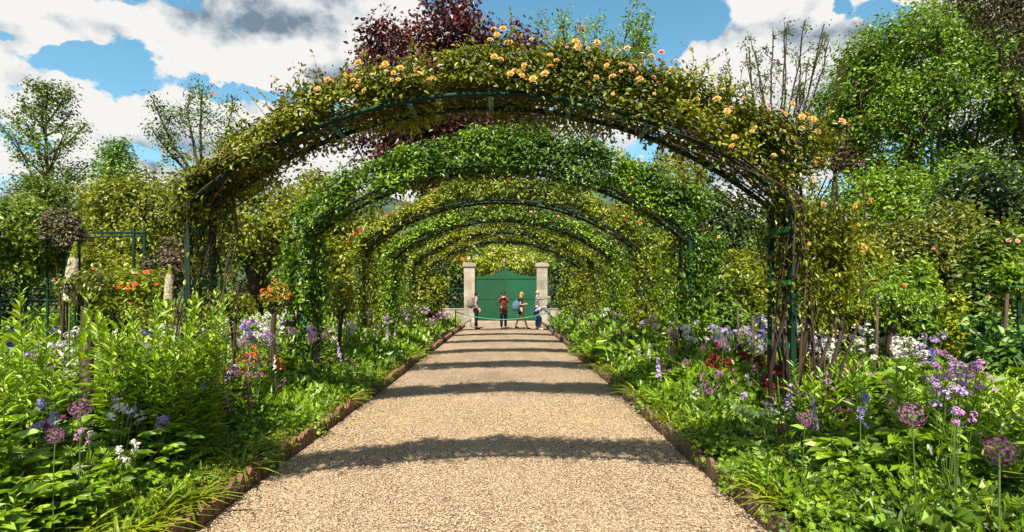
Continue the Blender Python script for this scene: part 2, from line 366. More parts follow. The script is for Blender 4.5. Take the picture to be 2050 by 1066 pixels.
def gravel_mat():
    m, N, L = nodes_mat('gravel')
    p = N.new('ShaderNodeBsdfPrincipled'); o = N.new('ShaderNodeOutputMaterial'); L.new(p.outputs[0], o.inputs[0]); p.inputs['Roughness'].default_value = .85; p.inputs['Specular IOR Level'].default_value = .25
    tc = N.new('ShaderNodeTexCoord')
    v = N.new('ShaderNodeTexVoronoi'); v.inputs['Scale'].default_value = 78; L.new(tc.outputs['Object'], v.inputs['Vector'])
    sp = N.new('ShaderNodeSeparateColor'); L.new(v.outputs['Color'], sp.inputs[0])
    cr = N.new('ShaderNodeValToRGB'); L.new(sp.outputs[0], cr.inputs[0]); el = cr.color_ramp.elements
    el[0].color = (.08, .045, .024, 1); el[1].color = (.46, .36, .25, 1)
    for q, c in ((.12, (.19, .12, .07, 1)), (.3, (.30, .21, .135, 1)), (.6, (.375, .28, .19, 1)), (.85, (.43, .335, .24, 1))): e = el.new(q); e.color = c
    n = N.new('ShaderNodeTexNoise'); n.inputs['Scale'].default_value = .9; n.inputs['Detail'].default_value = 4; L.new(tc.outputs['Object'], n.inputs['Vector'])
    mr = N.new('ShaderNodeMapRange'); mr.inputs[1].default_value = .3; mr.inputs[2].default_value = .7; mr.inputs[3].default_value = .78; mr.inputs[4].default_value = 1.08; L.new(n.outputs[0], mr.inputs[0])
    mp = N.new('ShaderNodeMapping'); mp.inputs['Scale'].default_value = (2.6, .35, 1); L.new(tc.outputs['Object'], mp.inputs[0]); n3 = N.new('ShaderNodeTexNoise'); n3.inputs['Scale'].default_value = 1.3; n3.inputs['Detail'].default_value = 5; L.new(mp.outputs[0], n3.inputs['Vector'])
    m3 = N.new('ShaderNodeMapRange'); m3.inputs[1].default_value = .35; m3.inputs[2].default_value = .7; m3.inputs[3].default_value = .88; m3.inputs[4].default_value = 1.06; L.new(n3.outputs[0], m3.inputs[0])
    mm_ = N.new('ShaderNodeMath'); mm_.operation = 'MULTIPLY'; L.new(mr.outputs[0], mm_.inputs[0]); L.new(m3.outputs[0], mm_.inputs[1]); mr = mm_
    vm = N.new('ShaderNodeVectorMath'); vm.operation = 'SCALE'; L.new(cr.outputs[0], vm.inputs[0]); L.new(mr.outputs[0], vm.inputs['Scale'])
    L.new(vm.outputs[0], p.inputs['Base Color'])
    b = N.new('ShaderNodeBump'); b.inputs['Strength'].default_value = .9; b.inputs['Distance'].default_value = .02; b.invert = True
    L.new(v.outputs['Distance'], b.inputs['Height']); L.new(b.outputs[0], p.inputs['Normal'])
gravel_mat()
petal('pebble', (.06, .035, .02), (.53, .42, .285), 0)
_cr = MATS['pebble'].node_tree.nodes['Color Ramp'].color_ramp
for q, c in ((.25, (.29, .20, .125, 1)), (.6, (.375, .275, .178, 1))): e = _cr.elements.new(q); e.color = c
o = grid_mesh('path', np.linspace(CX - PW, CX + PW, 12), np.linspace(-3, 36.2 * DK, 70), lambda X, Y: -.008 + .02 * (1 - ((X - CX) / PW) ** 2) + .004 * np.sin(X * 3 + Y * 1.7), 'gravel', label='cream gravel path running under the arches to the gate')
grid_mesh('cross_path', np.linspace(-11, 11, 12), np.linspace(36.2 * DK, 42.1 * DK, 8), lambda X, Y: X * 0 + .004, 'gravel', label='gravel cross path in front of the green gate')
# loose pebbles near the camera
g = Geo(); peb = Geo()
peb.add([(1, 0, 0), (-.5, .87, 0), (-.5, -.87, 0), (.1, 0, .75)], [0, 1, 3, 1, 2, 3, 2, 0, 3], [3] * 3)
n = 68000; yb = 3.05 + 4.6 * rng.random(n) ** 1.35; xb = CX + (rng.random(n) * 2 - 1) * (PW - .03)
zb = -.004 + .02 * (1 - ((xb - CX) / PW) ** 2) + rng.random(n) * .003
sz = .0042 + .0042 * rng.random(n) ** 2
M = align(unit(np.stack([rng.normal(size=n) * .35, rng.normal(size=n) * .35, np.ones(n)], -1)), sz)
M = M * (1 + .35 * rng.random((n, 1, 3)))
g.inst(peb, np.stack([xb, yb, zb + .001], -1), M, rng.random(n) - .5)
o = g.build('loose_gravel', ['pebble']); tag(o, 'loose cream and tan pebbles lying on the gravel path', None, None, 'stuff')
# fallen petals and leaf bits
g = Geo(); n = 1500
yb = rng.normal(6.2, .6, n); xb = CX + (rng.random(n) * 2 - 1) * 1.85
g.leaves(KITE, np.stack([xb, yb, .018 + 0 * xb], -1), unit(np.stack([rng.normal(size=n), rng.normal(size=n), .1 * rng.normal(size=n)], -1)), np.stack([.3 * rng.normal(size=n), .3 * rng.normal(size=n), 1 + 0 * xb], -1), .012 + .012 * rng.random(n), rng.random(n))
tag(g.build('fallen_petals', ['yellow_petal']), 'small yellow petals fallen across the gravel path', None, None, 'stuff')
g = Geo(); n = 260
yb = 3.2 + 10 * rng.random(n); xb = CX + np.sign(rng.normal(size=n)) * (1.9 - .5 * rng.random(n) ** 3)
g.leaves(HEX, np.stack([xb, yb, .02 + 0 * xb], -1), unit(np.stack([rng.normal(size=n), rng.normal(size=n), .2 * rng.random(n)], -1)), np.stack([.4 * rng.normal(size=n), .4 * rng.normal(size=n), 1 + 0 * xb], -1), .02 + .02 * rng.random(n), rng.random(n))
tag(g.build('fallen_leaves', ['cane']), 'brown dead leaves scattered along the edges of the gravel path', None, None, 'stuff')
# raised soil of the two beds
for sgn, nm in ((-1, 'left'), (1, 'right')):
    xs = CX + sgn * np.linspace(PW + .03, 13, 40)
    if sgn < 0: xs = xs[::-1]
    o = grid_mesh('bed_soil', xs, np.linspace(-3, 24, 70), lambda X, Y: .07 + .05 * np.sin(X * 5.1 + Y * 3.3) * np.cos(Y * 2.7 - X) * .6, 'soil', label='dark soil of the %s flower bed' % nm)
# hills
def hill(X, Y):
    return -2 + 215 * np.exp(-((Y - 900) / 260.) ** 2) * (.80 + .12 * np.sin(X * .004 + 1) + .07 * np.sin(X * .013) + .03 * np.sin(X * .05)) * (1 - .25 * (X > 200))
grid_mesh('hills', np.linspace(-1500, 1500, 120), np.linspace(350, 1300, 24), hill, 'hill_wood_haze', label='low wooded hills on the horizon')

# ------------------------------------------------------------------ edging of the beds
def edging():
    lt = thing('bed_edging', 'brown pointed terracotta edging along the left flower bed', 'edging', (CX - PW, 0, 0))
    rt = thing('bed_edging', 'tan wooden board edging along the right flower bed', 'edging', (CX + PW, 0, 0))
    lm, rm = [], []
    for i in range(5):
        h = .128 + .009 * i; a = random.uniform(.2, .8)
        g = Geo(); w = .088
        prof = [(0, -.05), (w, -.05), (w, h * .80), (w * (.55 + .12 * a), h * 1.0 + .02), (w * .42, h * .98), (0, h * (.72 + .05 * a))]
        pv = [(.022, p[0], p[1]) for p in prof] + [(-.022, p[0], p[1]) for p in prof]
        k = 6; f = list(range(k)) + list(range(2 * k - 1, k - 1, -1)); s_ = [k, k]
        for q in range(k): r_ = (q + 1) % k; f += [r_, q, k + q, k + r_]; s_.append(4)
        g.add(pv, f, s_); lm.append(g.mesh('tile', ['terracotta']))
        g = Geo(); prof = [(0, -.05), (.092, -.05), (.092, h * (.86 + .1 * a)), (.06, h * .97), (.03, h * 1.0), (0, h * (.95 - .1 * a))]
        pv = [(.018, p[0], p[1]) for p in prof] + [(-.018, p[0], p[1]) for p in prof]
        g.add(pv, f, s_); rm.append(g.mesh('board', ['board']))
    for i in range(290):
        y = 1.5 + i * .0935
        for par, ms, nm in ((lt, lm, 'tile'), (rt, rm, 'board')):
            o = link(nm, random.choice(ms), par, (random.gauss(0, .005) + .02 * math.sin(y * .9), y, random.gauss(-.004, .010)), (random.gauss(0, .04), random.gauss(0, .07), random.gauss(0, .05)))
edging()

# ------------------------------------------------------------------ flower / leaf prototypes (Geo, unit size)
def rose_geo(dense=True):
    g = Geo(); 
    for ring, (n, r, up, s_) in enumerate(((6, .30, .10, .55), (6, .20, .35, .50), (5, .12, .7, .42), (4, .05, 1.3, .34)) if dense else ((5, .2, .2, .6), (4, .05, 1.0, .45))):
        a = np.arange(n) * 2 * math.pi / n + ring * .6
        d = np.stack([np.cos(a), np.sin(a), np.full(n, up)], -1)
        P = np.stack([np.cos(a) * r * .2, np.sin(a) * r * .2, np.full(n, .02 * ring)], -1)
        nn = np.stack([-np.cos(a) * up, -np.sin(a) * up, np.ones(n)], -1)
        g.leaves(HEX, P, d, nn, s_, .25 + .25 * (3 - ring) / 3 + .2 * rng.random(n), 0, wid=1.9)
    return g
ROSE = rose_geo(); ROSE_LO = rose_geo(False)
def star_geo(n=6, w=.6):
    g = Geo(); a = np.arange(n) * 2 * math.pi / n
    g.leaves(KITE, np.zeros((n, 3)), np.stack([np.cos(a), np.sin(a), np.full(n, .3)], -1), np.tile([0, 0, 1.0], (n, 1)), 1, .5 + .4 * rng.random(n), 0, wid=w)
    return g
STAR = star_geo(); FOUR = star_geo(4, 1.5); FIVE = star_geo(5, 1.4)
def sphere_dirs(n):
    i = np.arange(n) + .5; ph = np.arccos(1 - 2 * i / n); th = math.pi * (1 + 5 ** .5) * i
    return np.stack([np.cos(th) * np.sin(ph), np.sin(th) * np.sin(ph), np.cos(ph)], -1)

# ------------------------------------------------------------------ garden arches
RA, ZC = 4.7, -1.115
ARCHLEN = RA * 2 * math.asin(3 / RA)
def arch_point(s):
    """s in metres from the left foot: returns x, z, outward normal (x,z)"""
    s = np.asarray(s, float); x = np.empty_like(s); z = np.empty_like(s); nx = np.empty_like(s); nz = np.empty_like(s)
    l = s < 2.5; r = s > 2.5 + ARCHLEN; m = ~(l | r)
    x[l] = -3; z[l] = s[l]; nx[l] = -1; nz[l] = 0
    x[r] = 3; z[r] = 2.5 - (s[r] - 2.5 - ARCHLEN); nx[r] = 1; nz[r] = 0
    th = (s[m] - 2.5) / RA - math.asin(3 / RA)
    x[m] = RA * np.sin(th); z[m] = ZC + RA * np.cos(th); nx[m] = np.sin(th); nz[m] = np.cos(th)
    return x, z, nx, nz
TOT = 5 + ARCHLEN
def make_arch(Y0, label, depth=.41, extra=0, bare=False):
    t = thing('rose_arch', label, 'garden arch', (CX, Y0, 0), 0, 'green metal arches over the path')
    s = np.linspace(2.5, 2.5 + ARCHLEN, 36); x, z, _, _ = arch_point(s)
    sc = 1 + extra
    for yy in (0, depth):
        g = Geo(); g.tube(np.stack([x, np.full_like(x, yy), 2.5 + (z - 2.5) * sc], -1), .026 if not bare else .018, 6, mat=0); g.build('hoop', 'green_paint', t)
        for sx in (-3, 3):
            g = Geo(); g.box((sx, yy, 1.25), (.05, .05, 2.52)); g.build('post', 'green_paint', t)
        if bare: break
    if not bare:
        pm = Geo().box((0, 0, 0), (.012, depth, .05)).mesh('crossbar', ['green_plate'])
        for sx in (-3, 3):
            for zz in (.45, 1.08, 1.71, 2.24):
                o = link('crossbar', pm, t, (sx + (.032 if sx < 0 else -.032), depth / 2, zz))
        for k in range(1, 8):
            ss = 2.5 + ARCHLEN * k / 8; xx, zz, nx, nz = [float(q[0]) for q in arch_point([ss])]
            link('crossbar', pm, t, (xx - nx * .034, depth / 2, zz - nz * .034), (0, math.pi / 2 - math.atan2(nz, nx) + math.pi / 2, 0))
    return t
def in_mask(P, sc, lo):  # clumped keep mask
    return vnoise(P, sc) + .35 * vnoise(P, sc * 2.7) > lo
def arch_foliage(Y0, n, size, mat, thick, depth=.41, seed=0, lo=.5, legs=(1, 1), tmpl=HEX, drop=None):
    """thick(s) gives outward thickness; legs: density on the left and right legs"""
    s = rng.random(int(n * 1.9)) * TOT
    # legs thinner
    keep = np.ones_like(s, bool); l = s < 2.3; r = s > TOT - 2.3
    keep[l] = rng.random(l.sum()) < legs[0]; keep[r] = rng.random(r.sum()) < legs[1]
    s = s[keep]; k = len(s)
    x, z, nx, nz = arch_point(s); T = thick(s / TOT)
    lg = (s < 2.4) | (s > TOT - 2.4); vi = np.where(lg, .30, .10)
    v = -vi + (T + vi) * rng.random(k) ** .75
    prof = 1 - ((v + vi) / (T + vi)) ** 2 * .45
    y = depth / 2 + (rng.random(k) * 2 - 1) * (depth / 2 + .16) * prof
    P = np.stack([x + nx * v + 0 * s, y, z + nz * v], -1)
    P += rng.normal(size=P.shape) * .045
    lump = vnoise(P + seed * 7.7, 2.6)
    P[:, 0] += nx * (lump - .5) * .22; P[:, 2] += nz * (lump - .5) * .22
    m = (vnoise(P + seed * 13.1, 3.6) + .45 * vnoise(P + seed, 9.) > lo) & (P[:, 2] > .2)
    if seed == 0: m &= (v > .02) & (P[:, 1] < depth * .95)
    m &= ~((v < (.05 if seed != 2 else .0)) & (P[:, 1] < depth * .8) & (rng.random(k) < .92) & (np.abs(P[:, 0]) < 2.9))
    if seed == 1: m &= (P[:, 2] > 1.15 + .5 * rng.random(k)) & ~((P[:, 0] < -2.5) & (P[:, 2] < 2.3) & (rng.random(k) < .55)) & ~((P[:, 0] > 2.2) & (P[:, 0] < 3.0) & (P[:, 2] < 2.4) & (rng.random(k) < .6))
    P, nx, nz, v, T = P[m][:n], nx[m][:n], nz[m][:n], v[m][:n], T[m][:n]; k = len(P)
    yn = (P[:, 1] - depth / 2) / (depth / 2 + .2)
    out = unit(np.stack([nx, yn * 1.1, nz + .25], -1))
    nrm = unit(out + rvec(k) * .75); D = unit(np.cross(nrm, rvec(k)) + np.array([0, 0, -.35]) + out * .25)
    g = Geo(); tint = .45 + .24 * rng.normal(size=k) + .75 * (vnoise(P + 31, 2.3) - .5) + ((.05 * (P[:, 0] > .3) - .04) if seed == 1 else 0)
    g.leaves(tmpl, P, D, nrm, size * (.65 + .7 * rng.random(k)), tint)
    return g, P, out, v, T
def canes(t, n, rad, spread=.22, depth=.41, mat='cane', legs=True, thick_right=False):
    for i in range(n):
        side = -1 if i % 2 else 1
        s0 = .05; s1 = 2.5 + ARCHLEN * random.uniform(.15, .62)
        s = np.linspace(s0, s1, 30)
        if side > 0: s = TOT - s
        x, z, nx, nz = arch_point(s)
        q = np.linspace(0, 1, 30); ph = random.random() * 9; f = random.uniform(2, 5)
        off = random.uniform(-.10, .12) + .07 * np.sin(q * f * 3 + ph); yy = depth * random.random() + .16 * np.sin(q * f * 2.3 + ph * 2)
        base = (1 - np.clip(q * 3.2, 0, 1)) * random.uniform(-.1, spread * 1.5)
        g = Geo(); pts = np.stack([x + nx * (off + base), yy, z + nz * off], -1)
        g.tube(pts, rad * random.uniform(.5, 1.3) * (1.0 - .75 * q), 5, tint=random.uniform(.2, .9)); g.build('cane', mat, t)
def sprigs(t_geo, P, out, n, length, leaf, leafmat, budmat=None, cane=2):
    """arching shoots that leave the mass, with leaves and buds"""
    idx = rng.choice(len(P), n, replace=len(P) < n)
    for i in idx:
        L_ = length * random.uniform(.4, 1.2); q = np.linspace(0, 1, 6)[:, None]
        d = unit(out[i] + rng.normal(size=3) * .45 + np.array([0, 0, .3])); side = rng.normal(size=3) * .25; side[2] = -abs(side[2])
        pts = P[i] + d * L_ * q + side * L_ * q ** 2
        t_geo.tube(pts, .0035 * (1.2 - q[:, 0]), 3, .5, cane)
        k = 9; tt = rng.random(k) * .9 + .1; B = P[i] + d * L_ * tt[:, None] + side * L_ * tt[:, None] ** 2
        t_geo.leaves(HEX, B, unit(rvec(k) + d * .5), unit(rvec(k) * .8 + np.array([0, 0, 1])), leaf * (.6 + .5 * rng.random(k)), .45 + .4 * rng.random(k), leafmat)
        if budmat is not None and random.random() < .8:
            k = random.randint(2, 5); B = pts[-1] + rng.normal(size=(k, 3)) * .03
            t_geo.leaves(KITE, B, unit(rvec(k) * .5 + np.array([0, 0, 1])), rvec(k), .035, rng.random(k), budmat, wid=1.0)

arch_specs = [
 # Y0, label
 (2.60, 'green garden arch just overhead, nearest to the start of the path'),
 (7.44, 'nearest green garden arch in view, crowned with apricot roses'),
 (11.64, 'second green garden arch, thickly covered in plain green leaves'),
 (15.84, 'third green garden arch, with red roses on its left shoulder'),
 (20.04, 'fourth green garden arch, bushy and bright green'),
 (24.24, 'fifth green garden arch, thinly covered with yellow green leaves'),
 (28.44, 'sixth green garden arch, last one carrying roses before the people'),
]
rose_meshes = {}
def rose_mesh(mat, lo=False):
    k = (mat, lo)
    if k not in rose_meshes: rose_meshes[k] = (ROSE_LO if lo else ROSE).mesh('rose', [mat])
    return rose_meshes[k]
def put_roses(t, P, out, v, T, n, mat, size, xr=None, lo=False, surf=.55, front=True, name='rose'):
    ok = v > T * surf
    if xr: ok &= (P[:, 0] > xr[0]) & (P[:, 0] < xr[1])
    if front: ok &= P[:, 1] < .35
    ids = np.nonzero(ok)[0]
    if len(ids) == 0: return
    for i in rng.choice(ids, min(n, len(ids)), replace=False):
        d = Vector(out[i]) + Vector((random.gauss(0, .45), -.9 + random.gauss(0, .45), random.gauss(0, .3)))
        o = link(name, rose_mesh(mat, lo), t, tuple(P[i] + out[i] * .06 + np.array([0, -.05, 0])), d.to_track_quat('Z', 'Y').to_euler())
        s_ = size * random.uniform(.5, 1.2); o.scale = (s_, s_, s_)

def lin(pts):
    xs, ys = zip(*pts); return lambda q: np.interp(q, xs, ys)
# arch 0 (only its shadow and dappled light reach the picture)
for k, (Y0, lab) in enumerate(arch_specs):
    a = make_arch(Y0, lab)
    words_ = ['overhead arch', 'nearest arch in view', 'second arch', 'third arch', 'fourth arch', 'fifth arch', 'sixth arch'][k]
    desc = ['olive green climbing rose on the arch overhead at the start of the path',
            'large climbing rose with apricot blooms over the nearest arch in view',
            'dense leafy green climber without blooms over the second arch',
            'climbing rose with small red blooms over the third arch',
            'bushy bright green climbing rose with few pale pink blooms over the fourth arch',
            'yellow green climbing rose over the fifth arch',
            'thin olive climbing rose over the sixth arch near the people'][k]
    t = thing('climbing_rose', desc, 'climbing rose', (CX, Y0, 0), 0, 'climbing roses on the arches')
    if k == 0:
        th = lin([(0, .2), (.25, .25), (.5, .34), (.8, .4), (1, .2)])
        g, P, out, v, T = arch_foliage(Y0, 26000, .055, 0, th, seed=k, lo=.40, legs=(.3, .35))
        g.build('foliage', 'arch_olive', t); canes(t, 10, .012)
    elif k == 1:
        th = lin([(0, .06), (.14, .10), (.24, .26), (.33, .42), (.42, .42), (.5, .52), (.6, .54), (.72, .64), (.80, .78), (.9, .70), (1, .3)])
        g, P, out, v, T = arch_foliage(Y0, 56000, .050, 0, th, seed=k, lo=.52, legs=(.35, .8))
        up = out[:, 2] > .3
        sprigs(g, P[up & (v > T * .6)], out[up & (v > T * .6)], 40, .32, .045, 0, 1); sprigs(g, P[up & (v > T * .6)], out[up & (v > T * .6)], 120, .34, .045, 0, None)
        lf = up & (v > T * .6) & (P[:, 0] < -.5) & (P[:, 0] > -2.2)
        sprigs(g, P[lf], out[lf], 60, .30, .04, 0, 3)
        rf = (v > T * .6) & (P[:, 0] > 2.0) & (P[:, 2] > 1.2)
        sprigs(g, P[rf], out[rf], 80, .45, .05, 0, None)
        o = g.build('foliage', ['arch_olive', 'orange_petal', 'cane', 'darkred_petal'], t)
        canes(t, 34, .013, thick_right=True)
        for (x0, lean, r0) in ((3.02, .05, .020), (3.12, .25, .026), (3.22, -.1, .028), (3.30, .45, .018), (2.85, .3, .014), (3.42, .3, .020), (3.5, .55, .014), (3.2, .35, .012), (3.36, .1, .012), (-3.0, .1, .010), (-2.9, .2, .009), (-2.7, -.1, .008), (-3.1, .15, .010), (-2.95, -.05, .009), (-2.8, .1, .008)):
            q = np.linspace(0, 1, 14); ph = random.random() * 6
            pts = np.stack([x0 + lean * q ** 1.5 + .07 * np.sin(q * 7 + ph) + .03 * np.sin(q * 17 + ph * 2), .2 + .18 * np.sin(q * 5 + ph), q * 2.9 - .1 * q ** 3], -1)
            g = Geo(); g.tube(pts, r0 * (1.15 - .6 * q), 7, tint=.1 + .45 * random.random()); g.build('cane', 'cane', t)
        hi = (P[:, 2] > 1.7) & (P[:, 1] < .08); put_roses(t, P[hi], out[hi], v[hi], T[hi], 105, 'apricot_petal', .068, (-1.6, 3.6), surf=.1)
        hi = (P[:, 2] > 1.5) & (P[:, 1] < .1); put_roses(t, P[hi], out[hi], v[hi], T[hi], 18, 'apricot_petal', .066, (1.0, 4.2), surf=.3)
        put_roses(t, P, out, v, T, 40, 'pink_petal', .055, (-3, 3.9), surf=.45)
    else:
        spec = {2: (46000, .062, 'arch_green', [(0, .26), (.14, .28), (.25, .44), (.5, .55), (.65, .62), (.78, .62), (.86, .42), (1, .3)], .42, (.9, 1)),
                3: (24000, .07, 'arch_lime', [(0, .05), (.15, .10), (.25, .22), (.4, .40), (.6, .48), (.8, .42), (1, .3)], .44, (.3, 1)),
                4: (22000, .08, 'fresh', [(0, .22), (.2, .28), (.5, .42), (.8, .38), (1, .26)], .44, (.9, 1)),
                5: (14000, .085, 'arch_lime', [(0, .06), (.2, .14), (.5, .32), (.8, .30), (1, .2)], .46, (.3, .8)),
                6: (12000, .09, 'arch_olive', [(0, .15), (.2, .2), (.5, .32), (.8, .34), (1, .2)], .46, (.6, .9))}[k]
        g, P, out, v, T = arch_foliage(Y0, spec[0], spec[1], 0, lin(spec[3]), seed=k, lo=spec[4], legs=spec[5], tmpl=HEX if k < 4 else KITE)
        up = (out[:, 2] > .2) & (v > T * .6)
        sprigs(g, P[up], out[up], 60, .3, spec[1], 0, None, 1)
        g.build('foliage', [spec[2], 'cane'], t); canes(t, 14 if k < 5 else 8, .014 if k < 4 else .018)
        if k == 2: put_roses(t, P, out, v, T, 14, 'apricot_petal', .05, (1.5, 4), surf=.4, lo=True)
        if k == 3:
            put_roses(t, P, out, v, T, 60, 'red_petal', .055, (-3.6, -.7), surf=.25, lo=True); put_roses(t, P, out, v, T, 18, 'red_petal', .07, (-3.6, 3), lo=True)
        if k == 4: put_roses(t, P, out, v, T, 45, 'pink_petal', .07, (-2, 2.5), lo=True)
        if k >= 5: put_roses(t, P, out, v, T, 25, 'orange_petal' if k == 5 else 'pink_petal', .07, lo=True)
make_arch(32.4, 'bare thin green arch hoop without foliage, in front of the gate', extra=.2, bare=True)

# ------------------------------------------------------------------ gate, pillars, wall, railings
GY = 42.5
def gate():
    x0, x1 = at(951, 0, GY).x, at(1074, 0, GY).x; xm = (x0 + x1) / 2
    zt = at(0, 545, GY).z; zs = at(0, 554, GY).z; zmid = at(0, 598, GY).z
    t = thing('garden_gate', 'solid green double garden gate with curved spiked top, closed', 'gate', (xm, GY, 0))
    w = (x1 - x0) / 2
    for sg in (-1, 1):
        prof = [(0, .02), (w - .02, .02), (w - .02, zs)]
        for i in range(9):
            q = i / 8; prof.append(((w - .02) * (1 - q), zs + (zt + .12 - zs) * (q ** 2.0)))
        g = Geo(); pr = [(sg * (a + .015), b) for a, b in prof]
        if sg < 0: pr = pr[::-1]
        g.prism(pr, -.02, .02); lf = g.build('gate_leaf', 'gate_paint', t)
        for zz in (.12, zmid - 0.0, zs - .12):
            g = Geo(); g.box((sg * w / 2, -.035, zz), (w - .06, .025, .07)); g.build('rail', 'gate_paint', lf)
        for i in range(11):
            q = (i + .5) / 11; xx = sg * w * q; zb = zs + (zt + .12 - zs) * ((1 - q) ** 2)
            g = Geo(); g.tube([(xx, 0, zb - .05), (xx, 0, zb + .22), (xx, 0, zb + .34)], [.014, .014, .002], 5); g.build('spike', 'green_paint', lf)
        g = Geo(); xs = np.linspace(.02, w, 12); g.tube(np.stack([sg * xs, 0 * xs, zs + (zt + .12 - zs) * ((1 - xs / w) ** 2) + .2], -1), .012, 5); g.build('top_rail', 'green_paint', lf)
    g = Geo(); g.box((0, -.03, (zt + .35) / 2), (.07, .05, zt + .35)); g.build('meeting_bar', 'gate_paint', t)
    g = Geo(); g.tube([(0, -.03, zt + .35), (0, -.03, zt + .6), (0, -.03, zt + .9)], [.05, .04, .004], 6); g.build('finial', 'green_paint', t)
    for px, nm in ((940.5, 'left'), (1084.5, 'right')):
        c = at(px, 0, GY); zt_ = at(0, 527, GY).z
        t = thing('gate_pillar', 'pale weathered stone gate pillar %s' % ('beside the man with the grey backpack' if nm == 'left' else 'behind the pointing grey haired man'), 'pillar', (c.x, GY, 0), 0, 'stone gate pillars')
        hts = [0, .5, .95, 1.4, 1.85, 2.3, 2.75, zt_ - .28]
        for a, b in zip(hts[:-1], hts[1:]):
            g = Geo(); e = random.uniform(-.006, .006); g.box((0, 0, (a + b) / 2), (.60 + e, .60 + e, b - a - .008)); g.build('stone_block', 'stone', t)
        g = Geo()
        for q, (hw, z0, z1) in enumerate(((.33, -.28, -.22), (.38, -.22, -.10), (.36, -.10, -.03))): g.box((0, 0, zt_ + (z0 + z1) / 2), (hw * 2, hw * 2, z1 - z0 - .002))
        g.add([(-.33, -.33, zt_ - .03), (.33, -.33, zt_ - .03), (.33, .33, zt_ - .03), (-.33, .33, zt_ - .03), (0, 0, zt_ + .05)], [0, 1, 4, 1, 2, 4, 2, 3, 4, 3, 0, 4], [3] * 4)
        g.build('cap', 'stone', t)
    for xa, xb, nm in ((-11, at(930, 0, GY).x, 'left'), (at(1096, 0, GY).x, 13, 'right')):
        t = thing('boundary_wall', 'low stone wall to the %s of the gate pillars, under the railings' % nm, 'wall', ((xa + xb) / 2, GY, 0))
        g = Geo(); g.box((0, 0, .35), (xb - xa, .35, .7)); g.build('wall_body', 'stone', t)
        g = Geo(); g.box((0, 0, .73), (xb - xa, .43, .058)); g.build('coping', 'stone', t)
        t = thing('railing', 'dark green iron railing on the low wall, %s of the gate' % nm, 'railing', (0, GY, .76))
        bar = Geo().tube([(0, 0, 0), (0, 0, 1.25), (0, 0, 1.4)], [.012, .012, .002], 4).mesh('bar', ['green_paint'])
        k = int((xb - xa) / .14)
        for i in range(k): link('bar', bar, t, (xa + .07 + i * .14, 0, 0))
        for zz in (.12, 1.12):
            g = Geo(); g.box(((xa + xb) / 2, 0, zz), (xb - xa, .03, .04)); g.build('rail', 'green_paint', t)
    t = thing('kerb', 'grey stone kerb strip along the foot of the gate', 'kerb', ((x0 + x1) / 2, 42.0, 0)); g = Geo(); g.box((0, 0, .035), (3.8, .22, .07)); g.build('kerb_stone', 'stone', t)
    g = Geo(); g.box((0, 0, .2), (.42, .4, .40)); g.add([(-.2, -.19, .401), (.2, -.19, .401), (.19, .18, .42), (-.18, .19, .41)], [0, 1, 2, 3], [4])
    tag(g.build('stone_block', 'stone', None, at(934, 0, 36.6).xy.to_3d()), 'small squared stone block on the ground by the left gate pillar', 'stone block')
gate()
# green ribbon across the path
t = thing('rope_barrier', 'drooping green ribbon strung across the path before the people', 'rope barrier', (0, 31.6, 0))
g = Geo(); q = np.linspace(-1, 1, 30); xa, xb = at(912, 0, 31.6).x, at(1101, 0, 31.6).x
g.tube(np.stack([(xa + xb) / 2 + q * (xb - xa) / 2, 0 * q, .5 + .33 * q ** 2], -1), .022, 6); g.build('ribbon', 'teal_rope', t)
for xx in (xa, xb):
    g = Geo(); g.tube([(xx, 0, 0), (xx, 0, .92)], .025, 6, cap=True); g.build('stake', 'green_plate', t)

# ------------------------------------------------------------------ trees
def skeleton(targets, root, fork, step, bow=.15, jit=.12):
    """grow branches greedily to the target points; returns node positions, parents, tips"""
    root = np.asarray(root, float); fork = np.asarray(fork, float)
    nn = max(3, int(np.linalg.norm(fork - root) / step)); nodes = [root + (fork - root) * i / nn + np.append(rng.normal(size=2) * .02 * step, 0) for i in range(nn + 1)]
    par = [-1] + list(range(nn)); depth0 = list(np.arange(nn + 1) * step)
    order = np.argsort(np.linalg.norm(targets - fork, axis=1)); tips = []
    A = np.zeros((len(targets) * 14 + nn + 10, 3)); A[:len(nodes)] = nodes; cnt = len(nodes)
    pd = np.zeros(len(A)); pd[:cnt] = depth0; parr = np.full(len(A), -1); parr[:cnt] = par
    for ti in order:
        t = targets[ti]; d = np.linalg.norm(A[:cnt] - t, axis=1)
        lo = np.where(A[:cnt, 2] > t[2] + .1 * step, 1.5 * step, 0)      # branches rise towards their tips
        i = int(np.argmin(d + .28 * pd[:cnt] + lo + (pd[:cnt] < pd[nn] * .85) * 100)); L_ = d[i]; k = max(1, min(12, int(L_ / step)))
        p0 = A[i].copy(); mid = (p0 + t) / 2 + np.array([0, 0, -bow * L_ * .5]) + rng.normal(size=3) * jit * L_ * .4
        pr = i
        for j in range(1, k + 1):
            q = j / k; p = (1 - q) ** 2 * p0 + 2 * q * (1 - q) * mid + q * q * t
            if cnt >= len(A): break
            A[cnt] = p; parr[cnt] = pr; pd[cnt] = pd[pr] + L_ / k; pr = cnt; cnt += 1
        tips.append(pr)
    return A[:cnt], parr[:cnt], np.array(tips)
